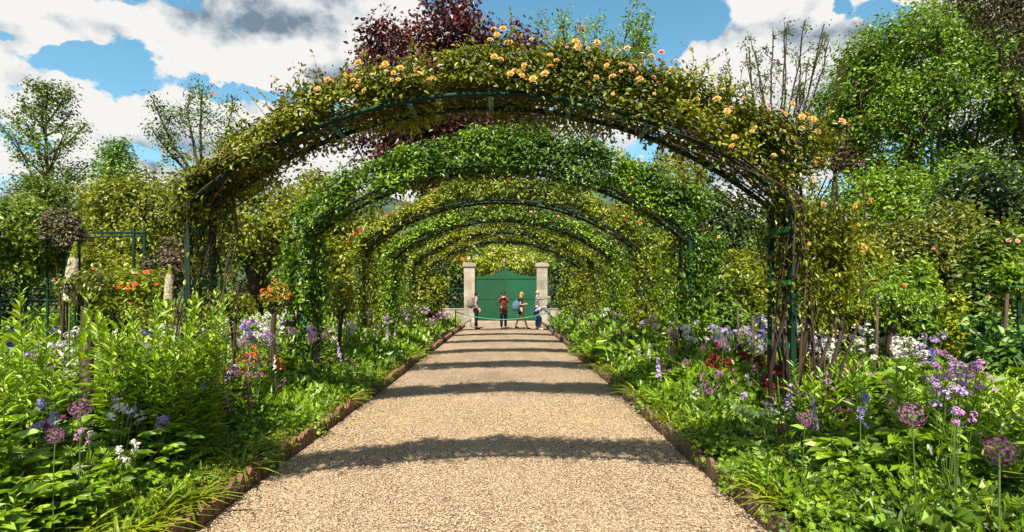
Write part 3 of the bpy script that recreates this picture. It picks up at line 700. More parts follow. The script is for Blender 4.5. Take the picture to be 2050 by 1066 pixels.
def limbs(g, A, par, tips, r0, rmin, mat=0, expo=.5, sides=5, minr=0):
    n = len(A); c = np.zeros(n); c[tips] += 1
    for i in range(n - 1, 0, -1): c[par[i]] += c[i]
    c = np.maximum(c, 1); rad = rmin + (r0 - rmin) * (c / c[0]) ** expo
    done = np.zeros(n, bool)
    order = sorted(tips, key=lambda i: -np.linalg.norm(A[i] - A[0]))
    for t in order:
        ch = [t]
        while par[ch[-1]] >= 0 and not done[ch[-1]]:
            done[ch[-1]] = True; ch.append(par[ch[-1]])
        ch = ch[::-1]
        if len(ch) > 1:
            rr = rad[ch].copy(); rr[0] = min(rr[0], rr[1] * 1.25)
            g.tube(A[ch], rr, sides if rr.max() > .05 else 3, .25 + .5 * random.random(), mat)
    return rad
def lump_points(n, c, r, nl, shell=.5, lr=(.28, .5), lumps=None):
    """points in a crown made of nl lumps inside ellipsoid (c, r); returns points and outward vectors"""
    c = np.asarray(c, float); r = np.asarray(r, float)
    ld_ = sphere_dirs(nl) + rng.normal(size=(nl, 3)) * .25; ld_ = unit(ld_) * (.45 + .35 * rng.random((nl, 1)))
    R_ = lr[0] + (lr[1] - lr[0]) * rng.random(nl)
    w = R_ ** 2; i = rng.choice(nl, n, p=w / w.sum()); d = rvec(n)
    rr = (1 - shell * rng.random(n) ** 1.6)[:, None]
    U = ld_[i] + d * R_[i][:, None] * rr
    return c + U * r, unit(d * .75 + unit(ld_[i]) * .5), i
def crown_leaves(g, P, out, size, mat=0, tmpl=KITE, droop=.3, tint0=.45, tv=.2, patch=.45, psc=.6, upb=.45):
    k = len(P); nrm = unit(out * .5 + np.array([0, 0, upb]) + rvec(k) * .75)
    D = unit(np.cross(nrm, rvec(k)) + out * .3 + np.array([0, 0, -droop]))
    tint = tint0 + tv * rng.normal(size=k) + patch * (vnoise(P + 17, psc) - .5)
    g.leaves(tmpl, P, D, nrm, size * (.6 + .8 * rng.random(k)), tint, mat)
def tree(label, base, crown_c, crown_r, n_t, n_leaf, leaf, mat, r0=.3, cat='tree', name='tree', fork=None, cl=.5, nl=14, bark='bark', step=.8, bow=.1, lrange=(.28, .5), shell=.6, group=None, upb=.45, tint0=.45, expo=.5, rmin=.02, tmpl=KITE):
    """base: (x,y); crown centre/radius in metres above ground"""
    t = thing(name, label, cat, (base[0], base[1], 0), 0, group)
    cc = np.array(crown_c, float); cr_ = np.array(crown_r, float)
    TP, out, _ = lump_points(n_t, cc, cr_, nl, shell, lrange)
    fk = np.array(fork if fork is not None else (cc[0] * .3, cc[1] * .3, max(.8, cc[2] - cr_[2] * .95)), float)
    A, par, tips = skeleton(TP, (0, 0, -.1), fk, step, bow)
    g = Geo(); limbs(g, A, par, tips, r0, rmin, expo=expo); g.build('trunk', bark, t)
    n_leaf = int(n_leaf * .78); leaf *= 1.12; g = Geo(); i = rng.integers(0, n_t, n_leaf)
    P = TP[i] + rng.normal(size=(n_leaf, 3)) * cl
    crown_leaves(g, P, unit(out[i] + unit(P - TP[i]) * .7), leaf, tmpl=tmpl, upb=upb, tint0=tint0)
    g.build('crown', mat, t)
    return t
def px_tree(label, px, Y, ytop, ybot, wpx, **kw):
    """crown between image rows ytop..ybot and wpx wide at distance Y"""
    x = (px - 1018) / 1500 * Y; zt = 1.6 + (588 - ytop) / 1500 * Y; zb = 1.6 + (588 - ybot) / 1500 * Y
    rw = wpx / 2 / 1500 * Y
    bx = kw.pop('bx', 0) / 1500 * Y
    return tree(label, (x + bx, Y), (-bx, 0, (zt + zb) / 2), (rw, rw * kw.pop('dr', .9), (zt - zb) / 2), **kw)

def fan_tree(label, px, Y, ytop, wpx, zfork, n_main, mat, leaf, n_leaf, r0=.25, maxang=42, twigs=9, tl=.22, cl=.22, tips_only=False, start=.3, name='tree', lean=0, curve=.25, tr=1.0):
    """open tree: leaders fanning up from a fork, each with side twigs that carry leaf clumps"""
    x = (px - 1018) / 1500 * Y; H = 1.6 + (588 - ytop) / 1500 * Y; rw = wpx / 2 / 1500 * Y
    t = thing(name, label, 'tree', (x, Y, 0)); g = Geo(); z = np.linspace(0, 1, 9)
    g.tube(np.stack([lean * (1 - z), 0 * z, -.1 + z * (zfork + .1)], -1), r0 * (1.2 - .35 * z), 8, .3); TP = []
    for i in range(n_main):
        an = (i / max(1, n_main - 1) * 2 - 1) * R(maxang) * random.uniform(.8, 1.1); az = random.uniform(-.9, .9) * 1.2 if n_main > 3 else 0
        L_ = (H - zfork) * (1 - .45 * (abs(an) / R(maxang)) ** 1.6) * random.uniform(.86, 1.0)
        ex = np.clip(math.tan(an) * L_, -rw, rw); e = np.array([ex * math.cos(az * .4), (H - zfork) * .35 * math.sin(az), L_]); b = np.array([0, 0, zfork * random.uniform(.75, 1)])
        q = np.linspace(0, 1, 14)[:, None]; out_ = np.array([ex * curve, 0, -L_ * curve * .3])
        pts = b * (1 - q) + (e + np.array([0, 0, zfork])) * q + out_ * np.sin(q * 3.1416) + np.cumsum(rng.normal(size=(14, 3)) * L_ * .006, 0)
        rr = r0 * .5 * (1.05 - q[:, 0]) ** .9 + .025; g.tube(pts, rr, 6, .35)
        for j in range(twigs):
            u_ = start + (1 - start) * (j + random.random()) / twigs; p = pts[0] * 0 + np.array([np.interp(u_, q[:, 0], pts[:, c_]) for c_ in range(3)])
            d = unit((pts[-1] - pts[0]) / np.linalg.norm(pts[-1] - pts[0]) * .9 + np.append(rng.normal(size=2) * .8, random.uniform(-.1, .5))); l2 = tl * L_ * random.uniform(.5, 1.1) * (1.25 - .7 * u_)
            w = np.linspace(0, 1, 5)[:, None]; tw = p + d * l2 * w + np.array([0, 0, .12 * l2]) * w ** 2; g.tube(tw, .035 * tr * (1.1 - .6 * w[:, 0]), 4, .4)
            TP += [tw[-1]] if tips_only else [tw[2], tw[3], tw[4], tw[4]]
            for _ in range(2):
                d2 = unit(d + rng.normal(size=3) * .6); tw2 = tw[2 + _] + d2 * l2 * .45 * w; g.tube(tw2, .022 * tr * (1.1 - .6 * w[:, 0]), 3, .4); TP += [tw2[-1]] if tips_only else [tw2[-1], tw2[3]]
        TP.append(pts[-1])
    g.build('trunk', 'bark', t); TP = np.array(TP); i = rng.integers(0, len(TP), n_leaf); P = TP[i] + rng.normal(size=(n_leaf, 3)) * cl
    g = Geo(); crown_leaves(g, P, unit(P - TP[i] + np.array([0, 0, .1])), leaf, psc=.8); g.build('crown', mat, t); return t
def leader_tree(label, px, Y, ytop, wpx, n_br, mat, leaf, n_leaf, r0=.16, z0f=.3, ang=48, cl=.2):
    """one straight trunk with side branches sweeping up and out, shorter towards the top"""
    x = (px - 1018) / 1500 * Y; H = 1.6 + (588 - ytop) / 1500 * Y; rw = wpx / 2 / 1500 * Y; t = thing('tree', label, 'tree', (x, Y, 0)); g = Geo(); TP = []
    z = np.linspace(0, 1, 14); g.tube(np.stack([.12 * np.sin(z * 6), .1 * np.sin(z * 5), z * H], -1), r0 * (1.15 - 1.02 * z), 8, .3)
    for i in range(n_br):
        f = z0f + (.97 - z0f) * (i + .5 * random.random()) / n_br; az = i * 2.4 + random.gauss(0, .3)
        reach = rw * (1.0 - .82 * ((f - z0f) / (1 - z0f)) ** 1.2) * random.uniform(.6, 1.1); up = reach / math.tan(R(ang)) * random.uniform(.8, 1.5) + .3
        e = np.array([math.cos(az) * reach, math.sin(az) * reach * .8, min(up, H * 1.0 - f * H + .1)]); b = np.array([.12 * math.sin(f * 6), .1 * math.sin(f * 5), f * H]); q = np.linspace(0, 1, 9)[:, None]
        pts = b + e * q + np.array([0, 0, -.12 * reach]) * np.sin(q * 3.14) + np.cumsum(rng.normal(size=(9, 3)) * reach * .012, 0); g.tube(pts, r0 * .32 * (1.1 - .8 * q[:, 0]) + .012, 5, .35)
        for j in range(6):
            u_ = .35 + .65 * (j + random.random()) / 6; k0 = min(8, int(u_ * 8)); d = unit(e / np.linalg.norm(e) + rng.normal(size=3) * .6 + np.array([0, 0, .25])); l2 = reach * .34 * random.uniform(.5, 1.1)
            w = np.linspace(0, 1, 4)[:, None]; tw = pts[k0] + d * l2 * w; g.tube(tw, .022 * (1.1 - .6 * w[:, 0]), 4, .4); TP += [tw[-1], tw[-1], tw[2]]
        TP += [pts[-1], pts[-1]]
    g.build('trunk', 'bark', t); TP = np.array(TP); i = rng.integers(0, len(TP), n_leaf); P = TP[i] + rng.normal(size=(n_leaf, 3)) * cl * np.array([1.2, 1.2, .8])
    g = Geo(); crown_leaves(g, P, unit(P - TP[i] + np.array([0, 0, .1])), leaf, psc=.8); g.build('crown', mat, t); return t
# copper beech
px_tree('huge copper beech with dark red leaves towering behind the arches', 905, 62, -20, 470, 440, n_t=460, n_leaf=52000, leaf=.33, mat='copper', r0=.6, cl=.55, nl=30, step=1.0, lrange=(.2, .36), shell=.8, rmin=.03)
# tree showing between beech and sky at right of the apex
fan_tree('light green tree with fine fanned twigs showing above the arch top', 1180, 72, 24, 210, 18.2, 19, 'lime_tree', .27, 7500, r0=.13, maxang=62, twigs=6, cl=.42, tips_only=True, start=.45, tr=1.0, curve=.1)
fan_tree('slender upright tree with many bare fanned stems and tufts of leaves', 1556, 42, 60, 190, 8.6, 23, 'treegreen', .13, 3400, r0=.065, maxang=36, twigs=4, tl=.16, cl=.12, tips_only=True, start=.5, tr=.7, curve=.1)
# big lime
def dome_tree(label, px, Y, ytop, ybot, wpx, n_t, n_leaf, leaf, mat, r0, fork, cl):
    x = (px - 1018) / 1500 * Y; zt = 1.6 + (588 - ytop) / 1500 * Y; zb = 1.6 + (588 - ybot) / 1500 * Y; rw = wpx / 2 / 1500 * Y
    t = thing('tree', label, 'tree', (x, Y, 0)); n = n_t * 3; d = rvec(n); d[:, 2] = d[:, 2] * .8 + .25; d = unit(d)
    rad = (.62 + .40 * rng.random(n) ** .6) * (.84 + .34 * vnoise(d * 3 + 4, 1.5)); U = d * rad[:, None]
    hole = (U[:, 1] < .25) & (((U[:, 0] - .05) / .42) ** 2 + ((U[:, 2] + .36) / .42) ** 2 < 1) & (rng.random(n) < .88)
    U = U[~hole & (U[:, 2] > -.95)][:n_t]; c = np.array([0, 0, zb + (zt - zb) * .46]); TP = c + U * np.array([rw, rw * .9, (zt - zb) * .54])
    A, par, tips = skeleton(TP, (0, 0, -.1), fork, .9, .02, .10); g = Geo(); limbs(g, A, par, tips, r0, .035, expo=.42)
    for q in range(5):      # several leaders rising from the base
        e = TP[rng.integers(len(TP))] * np.array([.45, .4, .95]); z = np.linspace(0, 1, 9)[:, None]
        g.tube(np.array([random.gauss(0, .5), random.gauss(0, .4), 2.0]) * (1 - z) + e * z + np.array([0, 0, 1.2]) * np.sin(z * 3.1), .13 * (1.15 - z[:, 0]), 6, .8)
    g.build('trunk', 'bark', t); g = Geo(); n2 = len(TP); i = rng.integers(0, n2, n_leaf); P = TP[i] + rng.normal(size=(n_leaf, 3)) * cl
    crown_leaves(g, P, unit(U[i] + .5 * unit(P - TP[i])), leaf); g.build('crown', mat, t)
dome_tree('big rounded bright green lime tree with several bare stems at its heart', 1868, 50, 36, 372, 392, 620, 72000, .225, 'lime_tree', .5, (0, 0, 6.0), .50)
px_tree('thin purple leaved tree edge showing left of the lime tree', 1672, 44, 262, 345, 80, n_t=60, n_leaf=700, leaf=.17, mat='copper', r0=.12, cl=.25, nl=8)
# left trees
leader_tree('sparse young green tree with open upright branches, tallest at the left', 98, 45, 176, 250, 26, 'treegreen', .16, 8000, r0=.17, z0f=.28)
fan_tree('thin tall tree with dark trunk and small open crown behind the arch shoulder', 397, 50, 174, 135, 9.5, 6, 'treegreen', .17, 3600, r0=.2, maxang=55, twigs=7, tl=.3, cl=.3, start=.4, curve=.1)
leader_tree('small pale green tree crown between the two taller left trees', 238, 55, 290, 120, 22, 'bluegreen', .18, 6500, r0=.14, z0f=.5, cl=.28)
px_tree('broad rounded yellow green tree behind the clematis trellis', 300, 38, 335, 560, 260, n_t=160, n_leaf=20000, leaf=.17, mat='yellowgreen', r0=.3, cl=.35, nl=22, lrange=(.22, .36))
px_tree('dark green bushy tree at the foot of the tall sparse tree', 110, 40, 350, 560, 220, n_t=140, n_leaf=16000, leaf=.17, mat='treegreen', r0=.3, cl=.35, nl=18, lrange=(.22, .36))
px_tree('dark evergreen behind the gap of the left trees', 205, 60, 378, 560, 90, n_t=80, n_leaf=6000, leaf=.25, mat='darkgreen', r0=.3, cl=.35, nl=10)
# old fruit tree with dark trunk, left of the second arch
px_tree('old fruit tree with thick dark forked trunk behind the left bed', 520, 23, 345, 565, 330, bx=-25, n_t=200, n_leaf=20000, leaf=.10, mat='yellowgreen', r0=.32, cl=.22, nl=24, step=.35, fork=(0, 0, 1.75), lrange=(.2, .36), rmin=.012, bow=.2, shell=.9, tint0=.38, dr=.75)
px_tree('pale leafy tree seen through the nearest arch, left of the copper beech', 625, 36, 325, 520, 190, n_t=110, n_leaf=12000, leaf=.15, mat='yellowgreen', r0=.22, cl=.3, nl=16, lrange=(.22, .36))
# right and centre background trees
for (lab, px, Y, yt, yb, w, mat, nlf, lf) in [
  ('tall yellow green tree seen in the gap between the first two arches', 1340, 58, 262, 560, 270, 'yellowgreen', 22000, .2),
  ('mid green tree crown right of the gate pillar, seen under the arches', 1160, 52, 455, 600, 190, 'treegreen', 9000, .2),
  ('dark tree seen between the first and second arches on the right', 1440, 40, 375, 590, 170, 'darkgreen', 11000, .19),
  ('dark leafy tree behind the right leg of the second arch', 1300, 46, 430, 600, 170, 'treegreen', 9000, .2),
  ('large dark green tree behind the right leg of the nearest arch', 1600, 38, 330, 590, 220, 'treegreen', 14000, .17),
  ('bushy fresh green tree below the lime tree', 1745, 31, 325, 560, 200, 'fresh', 15000, .14),
  ('rounded mid green tree below the right half of the lime tree', 1900, 33, 300, 540, 230, 'fresh', 15000, .14),
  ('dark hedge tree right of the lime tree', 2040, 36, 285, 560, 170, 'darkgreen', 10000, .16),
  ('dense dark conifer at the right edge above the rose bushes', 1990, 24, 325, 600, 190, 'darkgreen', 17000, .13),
  ('mid green tree left of the gate pillar under the arches', 850, 50, 440, 600, 170, 'treegreen', 9000, .2),
  ('olive tree mass behind the left legs of the third arch', 720, 40, 400, 600, 180, 'yellowgreen', 11000, .17)]:
    px_tree(lab, px, Y, yt, yb, w, n_t=110, n_leaf=nlf, leaf=lf, mat=mat, r0=.25, cl=.34, nl=18, lrange=(.22, .38))
# far woodland as one mass, behind everything
g = Geo(); n = 26000
xx = rng.uniform(-100, 110, n); yy = 62 + 9 * rng.random(n); top = 7 + 3.5 * vnoise(np.stack([xx, 0 * xx, 0 * xx], -1), .10) + 3 * vnoise(np.stack([xx, 0 * xx + 9, 0 * xx], -1), .3)
zz = top * (1 - .9 * rng.random(n) ** 1.7)
P = np.stack([xx, yy + (zz / 12) * 6, zz], -1); crown_leaves(g, P, np.tile([0, -.7, .7], (n, 1)), .85, psc=.2, patch=.9)
tag(g.build('far_woodland', 'treegreen'), 'dark green far woodland closing the view behind the garden', None, None, 'stuff')

# ------------------------------------------------------------------ shrubs
def shrub(label, px, Y, ytop, ybot, wpx, mat, n, leaf, name='shrub', cat='shrub', nl=16, lr=(.26, .42), blooms=None, stems=8, dr=.8, tmpl=KITE, group=None, shell=.6, tint0=.45, tips=25):
    x = (px - 1018) / 1500 * Y; zt = 1.6 + (588 - ytop) / 1500 * Y; zb = .1 if stems and cat != 'climber' else 1.6 + (588 - ybot) / 1500 * Y; rw = wpx / 2 / 1500 * Y
    t = thing(name, label, cat, (x, Y, 0), 0, group)
    n = int(n * 1.18); c = np.array([0, 0, (zt + zb) / 2]); r = np.array([rw, rw * dr, (zt - zb) / 2])
    P, out, li = lump_points(n, c, r, nl, shell, lr); P = P + out * (vnoise(P + c[0] * 3 + Y, 2.2)[:, None] - .5) * .35 * min(1, rw); m = (P[:, 2] > .05) & (vnoise(P + 3 * Y, 5.) + .4 * vnoise(P + Y, 13.) > .50 + .12 * rng.random(len(P))); P, out = P[m], out[m]
    P = P + rng.normal(size=P.shape) * leaf * .6
    g = Geo(); crown_leaves(g, P, out, leaf * 1.18, tmpl=tmpl, psc=1.2, tint0=tint0)
    up = out[:, 2] > .0
    mats = [mat, 'cane']
    if tips: sprigs(g, P[up], out[up], tips, rw * .35, leaf * .9, 0, None, 1)
    g.build('foliage', mats, t)
    g = Geo()
    for i in range(stems):
        e = P[rng.integers(len(P))] * np.array([.6, .6, .8]); q = np.linspace(0, 1, 7)[:, None]
        g.tube(np.array([random.gauss(0, .08 * rw), random.gauss(0, .08), -.1]) * (1 - q) + e * q + np.array([0, 0, .15]) * np.sin(q * 3.1), .028 * (1.2 - q[:, 0]), 5, .3)
    if stems: g.build('stems', 'bark', t)
    if blooms:
        for bm, nb, bs in blooms:
            ids = np.nonzero((out[:, 1] < .2))[0]
            for i in rng.choice(ids, nb):
                o = link('bloom', rose_mesh(bm, True), t, tuple(P[i] + out[i] * .05), (Vector(out[i]) + Vector((0, -.6, .2))).to_track_quat('Z', 'Y').to_euler()); s_ = bs * random.uniform(.7, 1.3); o.scale = (s_, s_, s_)
    return t
# left side
shrub('dark green clematis mound on the trellis at the far left', 30, 14, 402, 560, 240, 'treegreen', 17000, .07, nl=26, lr=(.2, .34), name='clematis', cat='climber', tint0=.5, stems=4, shell=.4)
shrub('rounded pink brown clematis head at the right end of the trellis', 118, 13.4, 420, 500, 80, 'pinkbloom', 6500, .05, nl=14, name='clematis', cat='climber', tint0=.33, stems=3)
shrub('yellow green shrub framed by the green pergola', 235, 19, 480, 640, 210, 'yellowgreen', 13000, .09, nl=20)
shrub('pink white flowering clematis mass left of the nearest arch leg', 338, 16, 478, 600, 100, 'pinkbloom', 9000, .06, nl=14, tint0=.40, name='clematis', cat='climber')
shrub('dark hedge shrub behind the old fruit tree trunk', 540, 29, 545, 640, 330, 'darkgreen', 11000, .13, nl=20)
shrub('dark green shrub behind the left bed, under the pergola', 60, 20, 545, 640, 240, 'darkgreen', 10000, .10, nl=18)
shrub('olive green rose bush right of the old fruit tree', 665, 17, 470, 650, 120, 'yellowgreen', 9000, .085, nl=18)
shrub('reddish tinted rose bush behind the third arch left leg', 690, 19, 540, 650, 90, 'reddish', 5000, .085, nl=12, tint0=.3, blooms=[('pink_petal', 10, .06)])
shrub('small olive bush between the third and fourth arch legs, left side', 755, 22, 500, 640, 80, 'arch_lime', 5000, .10)
shrub('bright green bush between the fifth arch and the gate railing, left side', 850, 29, 520, 640, 90, 'yellowgreen', 5500, .12)
shrub('dark green hedge beside the left gate pillar', 880, 46, 505, 640, 110, 'darkgreen', 7000, .17)
shrub('dark green hedge beside the right gate pillar', 1150, 46, 505, 640, 110, 'darkgreen', 7000, .17)
shrub('pale yellow green wisteria mass hanging above the gate', 1018, 47, 487, 575, 175, 'arch_lime', 9000, .16, name='wisteria', cat='climber', nl=22, blooms=[('cream_petal', 70, .20), ('lilac_petal', 14, .16)], tint0=.6)
shrub('orange and red flowering shrub above the left gate pillar', 935, 46.5, 492, 560, 95, 'yellowgreen', 4200, .16, blooms=[('orange_petal', 34, .16), ('pink_petal', 16, .14)])
shrub('green rose bush with orange blooms by the sixth arch, right side', 1195, 28, 530, 640, 80, 'yellowgreen', 5000, .11, blooms=[('orange_petal', 12, .08)])
shrub('bright lime bush right of the right gate pillar', 1140, 34, 520, 590, 50, 'arch_lime', 3000, .12)
shrub('green bush between the fourth and fifth arch legs, right side', 1255, 23, 500, 640, 70, 'arch_green', 5000, .10)
shrub('lime green bush behind the second arch right leg', 1330, 18, 470, 650, 90, 'arch_lime', 7000, .085)
# right side
for i, (px, Y, yt, w, lab) in enumerate([(1470, 25, 488, 190, 'clipped'), (1480, 21, 535, 170, 'clipped')]):
    shrub('long %s hedge with yellow tinted top, %s row' % (lab, ('rear', 'front')[i]), px, Y, yt, 640, w, 'yellowgreen' if i == 0 else 'treegreen', 9000, .10, nl=30, lr=(.2, .3), dr=.4, name='hedge', cat='hedge')
shrub('broad leaved glossy bush left of the nearest arch right leg', 1440, 12.5, 592, 680, 95, 'bluegreen', 3500, .085, tmpl=HEX)
shrub('lime green airy bush seen between the right posts of the nearest arch', 1500, 15, 505, 650, 90, 'arch_lime', 5000, .08, tips=20)
shrub('tall olive rose bush with reddish tips, largest on the right', 1830, 14.5, 388, 640, 330, 'reddish', 26000, .075, nl=34, lr=(.2, .32), tint0=.22, blooms=[('pink_petal', 26, .05), ('cream_petal', 10, .05)], tips=90, stems=14, tmpl=HEX)
shrub('yellow green rose bush just behind the apricot rose leg', 1700, 12.5, 470, 660, 150, 'yellowgreen', 13000, .07, nl=20, tips=30, tmpl=HEX)
shrub('fresh green rose bush in front of the tall reddish one', 1800, 11.2, 485, 600, 175, 'fresh', 10000, .065, nl=20, lr=(.22, .34), tips=40, tmpl=HEX, blooms=[('orange_petal', 5, .05)], stems=3)
shrub('dark leafy bush behind the pink rose bush at the right edge', 2010, 17, 440, 650, 190, 'treegreen', 11000, .09, nl=20)
shrub('green bush with pale pink roses at the right edge', 1985, 11.8, 420, 600, 130, 'treegreen', 8000, .07, nl=18, blooms=[('pink_petal', 22, .055)], tips=20, tint0=.55, tmpl=HEX)
shrub('leathery leaved shrub below the green umbrella support', 2000, 8.6, 600, 735, 130, 'bluegreen', 2600, .085, tmpl=HEX, nl=14, tint0=.35, shell=.7)
shrub('small green tuft of leaves on the green umbrella support', 2018, 8.9, 535, 580, 62, 'fresh', 1100, .06, stems=0, name='rose_tuft', cat='climber')
shrub('yellow orange tinted young shrub right of the stout rose trunks', 1915, 10.5, 555, 690, 60, 'arch_lime', 2200, .055, tips=16, tint0=.75)
# bushes filling the garden behind the beds, both sides
fillers = [(-1, 14.5, -6.3, 1.5), (-1, 18, -9, 1.7), (-1, 22.5, -5.4, 1.6), (-1, 25, -8, 2.2), (-1, 28, -5.8, 1.9), (-1, 31, -9.5, 2.5), (-1, 33, -5.2, 1.9), (1, 16, 5.4, 1.5), (1, 20, 6.8, 1.9), (1, 24, 5.5, 1.8), (1, 27, 8.2, 2.4), (1, 31, 5.6, 2.0), (1, 33.5, 8.5, 2.6), (1, 19, 10.6, 2.1)]
fcols = ['yellowgreen', 'treegreen', 'fresh', 'arch_lime', 'reddish']
for i, (sg, Y, X, h) in enumerate(fillers):
    px = 1018 + X / Y * 1500; yt = 588 - (h - 1.6) / Y * 1500; mt = fcols[(i * 2) % 5]
    shrub('%s rose bush %s the %s bed, beyond the %s arch' % ({'yellowgreen': 'olive', 'treegreen': 'dark green', 'fresh': 'fresh green', 'arch_lime': 'lime green', 'reddish': 'red tinted'}[mt], 'behind' if abs(X) > 6.2 else 'at the back of', 'left' if sg < 0 else 'right', ['second', 'second', 'third', 'third', 'fourth', 'fourth', 'fifth', 'fifth', 'sixth', 'sixth'][min(9, int((Y - 11.6) / 2.1))]),
          px, Y, yt, 655, 2.1 / Y * 1500, mt, 4200, .085, tint0=.45 if mt != 'reddish' else .25, tips=10, group='rose bushes behind the flower beds')

# ------------------------------------------------------------------ overhanging conifer bough, upper right
t = thing('conifer', 'dark brown green conifer overhanging the upper right corner', 'tree', (14.2, 15, 0))
g = Geo(); g.tube([(0, 0, -.1), (.1, 0, 4), (0, .2, 9), (0, 0, 14)], [.45, .38, .28, .08], 8, .3); g.build('trunk', 'bark', t)
for bi, (px, py) in enumerate(((1905, -5), (1945, 35), (1985, 60), (2030, 120), (2045, 30), (1960, -25), (2055, 90), (1925, -45), (2075, 150), (2015, 5))):
    e = np.array(at(px, py, 14.5 + .4 * random.random())) - np.array([14.2, 15, 0]); s0 = np.array([0, 0, e[2] + 1.6]); q = np.linspace(0, 1, 12)[:, None]
    pts = s0 * (1 - q) + e * q + np.array([0, 0, -.0]) + np.array([0, 0, .9]) * np.sin(q * 3.14) * .6
    g = Geo(); g.tube(pts, .05 * (1.15 - q[:, 0]), 5, .3, 1)
    k = 5000; tt = rng.random(k) ** .6; B = s0 * (1 - tt[:, None]) + e * tt[:, None] + np.array([0, 0, .54]) * np.sin(tt * 3.14)[:, None]
    hang = .42 * rng.random(k) ** 1.4; B = B + np.stack([rng.normal(size=k) * .13, rng.normal(size=k) * .22, -hang + .07], -1)
    B = B + np.stack([.06 * np.sin(B[:, 2] * 14), 0 * tt, 0 * tt], -1)
    g.leaves(KITE, B, unit(rvec(k) * .7 + np.array([-.2, 0, -.6])), rvec(k), .085 * (.6 + .7 * rng.random(k)), .5 + .25 * rng.normal(size=k), 0, wid=.6)
    g.build('bough', ['yewbrown', 'bark'], t)

# ------------------------------------------------------------------ pergola and trellis on the left, umbrella support on the right
t = thing('pergola', 'dark green metal pergola frame between the clematis and the nearest arch', 'pergola', (0, 0, 0))
for (pa, pb, Y, r) in (((152, 466), (292, 466), 15.5, .025), ((152, 476), (292, 472), 16.6, .02)):
    g = Geo(); g.tube([at(pa[0], pa[1], Y) * Vector((1, DK, 1)), at(pb[0], pb[1], Y) * Vector((1, DK, 1))], r, 6, cap=True); g.build('beam', 'green_paint', t)
for px, Y in ((268, 15.5), (289, 16.6), (158, 15.5)):
    p = at(px, 458, Y); g = Geo(); g.tube([(p.x, Y * DK, 0), (p.x, Y * DK, p.z)], .03, 6, cap=True); g.build('post', 'green_paint', t)
t = thing('trellis', 'dark green metal trellis under the clematis at far left', 'trellis', (0, 0, 0))
for i in range(7):
    z = 1.25 + i * .22; g = Geo(); g.tube([(at(-60, 0, 14).x, 14 * DK, z), (at(150, 0, 14).x, 14 * DK, z)], .010, 4); g.build('crossbar', 'green_paint', t)
for px in (-40, 0, 32, 52, 95, 128, 150):
    x = at(px, 0, 14).x; g = Geo(); g.tube([(x, 14 * DK, 0), (x, 14 * DK, 2.75)], .02, 5); g.build('upright', 'green_paint', t)
t = thing('rose_umbrella_support', 'green metal umbrella shaped rose support at the right edge', 'plant support', (at(2040, 0, 9).x, 9, 0))
ox = t.location.x; zt = at(0, 575, 9).z
g = Geo(); g.tube([(0, 0, 0), (0, 0, zt)], .022, 6); g.build('post', 'green_paint', t)
pts = [(.34 * math.cos(a), .34 * math.sin(a), zt) for a in np.linspace(0, 2 * math.pi, 22)]
g = Geo(); g.tube(pts, .009, 5); g.build('ring', 'green_plate', t)
for a in range(3):
    an = a * math.pi / 3 + .15; g = Geo(); g.tube([(-.34 * math.cos(an), -.34 * math.sin(an), zt), (.34 * math.cos(an), .34 * math.sin(an), zt)], .008, 4); g.build('spoke', 'green_plate', t)
def stake(px, Y, ytop, label, r=.03, lean=0, mat='stake_wood'):
    p = at(px, ytop, Y); g = Geo(); z = np.linspace(0, 1, 6)
    g.tube(np.stack([-lean * (1 - z) + .006 * np.sin(z * 9), 0 * z, z * p.z], -1), r * (1.05 - .1 * z), 7, cap=True)
    return tag(g.build('wooden_stake', mat, None, (p.x, Y, 0)), label, 'stake', 'wooden stakes in the beds')
stake(176, 7.0, 622, 'thick square topped wooden stake by the left bed rose trunk', .048)
stake(2016, 8.4, 588, 'tall thin pale wooden stake under the umbrella support', .02, .12)
stake(1507, 11.4, 632, 'short wooden stake between the right posts area and glossy bush', .028)
stake(1476, 11.8, 622, 'bent thin stake left of the short wooden one', .022, -.05)
stake(1755, 9.5, 590, 'pale brown split stake beside the stout rose trunk on the right', .022)
def standard_rose(label, px, Y, ytrunk, ytop, wpx, mat, blooms=None, r=.03, n=1200, leaf=.05, lean=0, tint0=.5):
    p = at(px, ytrunk, Y); zt = at(0, ytop, Y).z; rw = wpx / 2 / 1500 * Y
    t = thing('standard_rose', label, 'rose tree', (p.x, Y, 0), 0, 'standard roses in the beds')
    z = np.linspace(0, 1, 9); g = Geo(); g.tube(np.stack([lean * z + .02 * np.sin(z * 7), 0 * z, z * p.z], -1), r * (1.25 - .35 * z), 7, .3)
    for i in range(9):
        a = random.random() * 6.28; q = np.linspace(0, 1, 5)[:, None]; e = np.array([lean + rw * .7 * math.cos(a), rw * .5 * math.sin(a), p.z + (zt - p.z) * random.uniform(.4, .9)])
        g.tube(np.array([lean, 0, p.z * .97]) * (1 - q) + e * q + np.array([0, 0, -.06]) * np.sin(q * 3.1), r * .4 * (1.2 - q[:, 0]), 4, .4)
    g.build('trunk', 'bark', t)
    P, out, _ = lump_points(n, (lean, 0, (p.z + zt) / 2 + .03), (rw, rw * .8, (zt - p.z) / 2 + .03), 12, .8, (.3, .5))
    g = Geo(); crown_leaves(g, P, out, leaf, tmpl=HEX, tint0=tint0, psc=3); g.build('crown', mat, t)
    for bm, nb, bs in (blooms or []):
        for i in rng.choice(np.nonzero(out[:, 2] > -.2)[0], nb):
            o = link('bloom', rose_mesh(bm, True), t, tuple(P[i] + out[i] * .04), (Vector(out[i]) + Vector((0, -.6, .2))).to_track_quat('Z', 'Y').to_euler()); s_ = bs * random.uniform(.7, 1.2); o.scale = (s_,) * 3
standard_rose('standard rose with dark trunk and orange clusters near the foxtail lilies', 172, 7.25, 600, 555, 110, 'reddish', [('orange_petal', 8, .035)], .045, 500, tint0=.2)
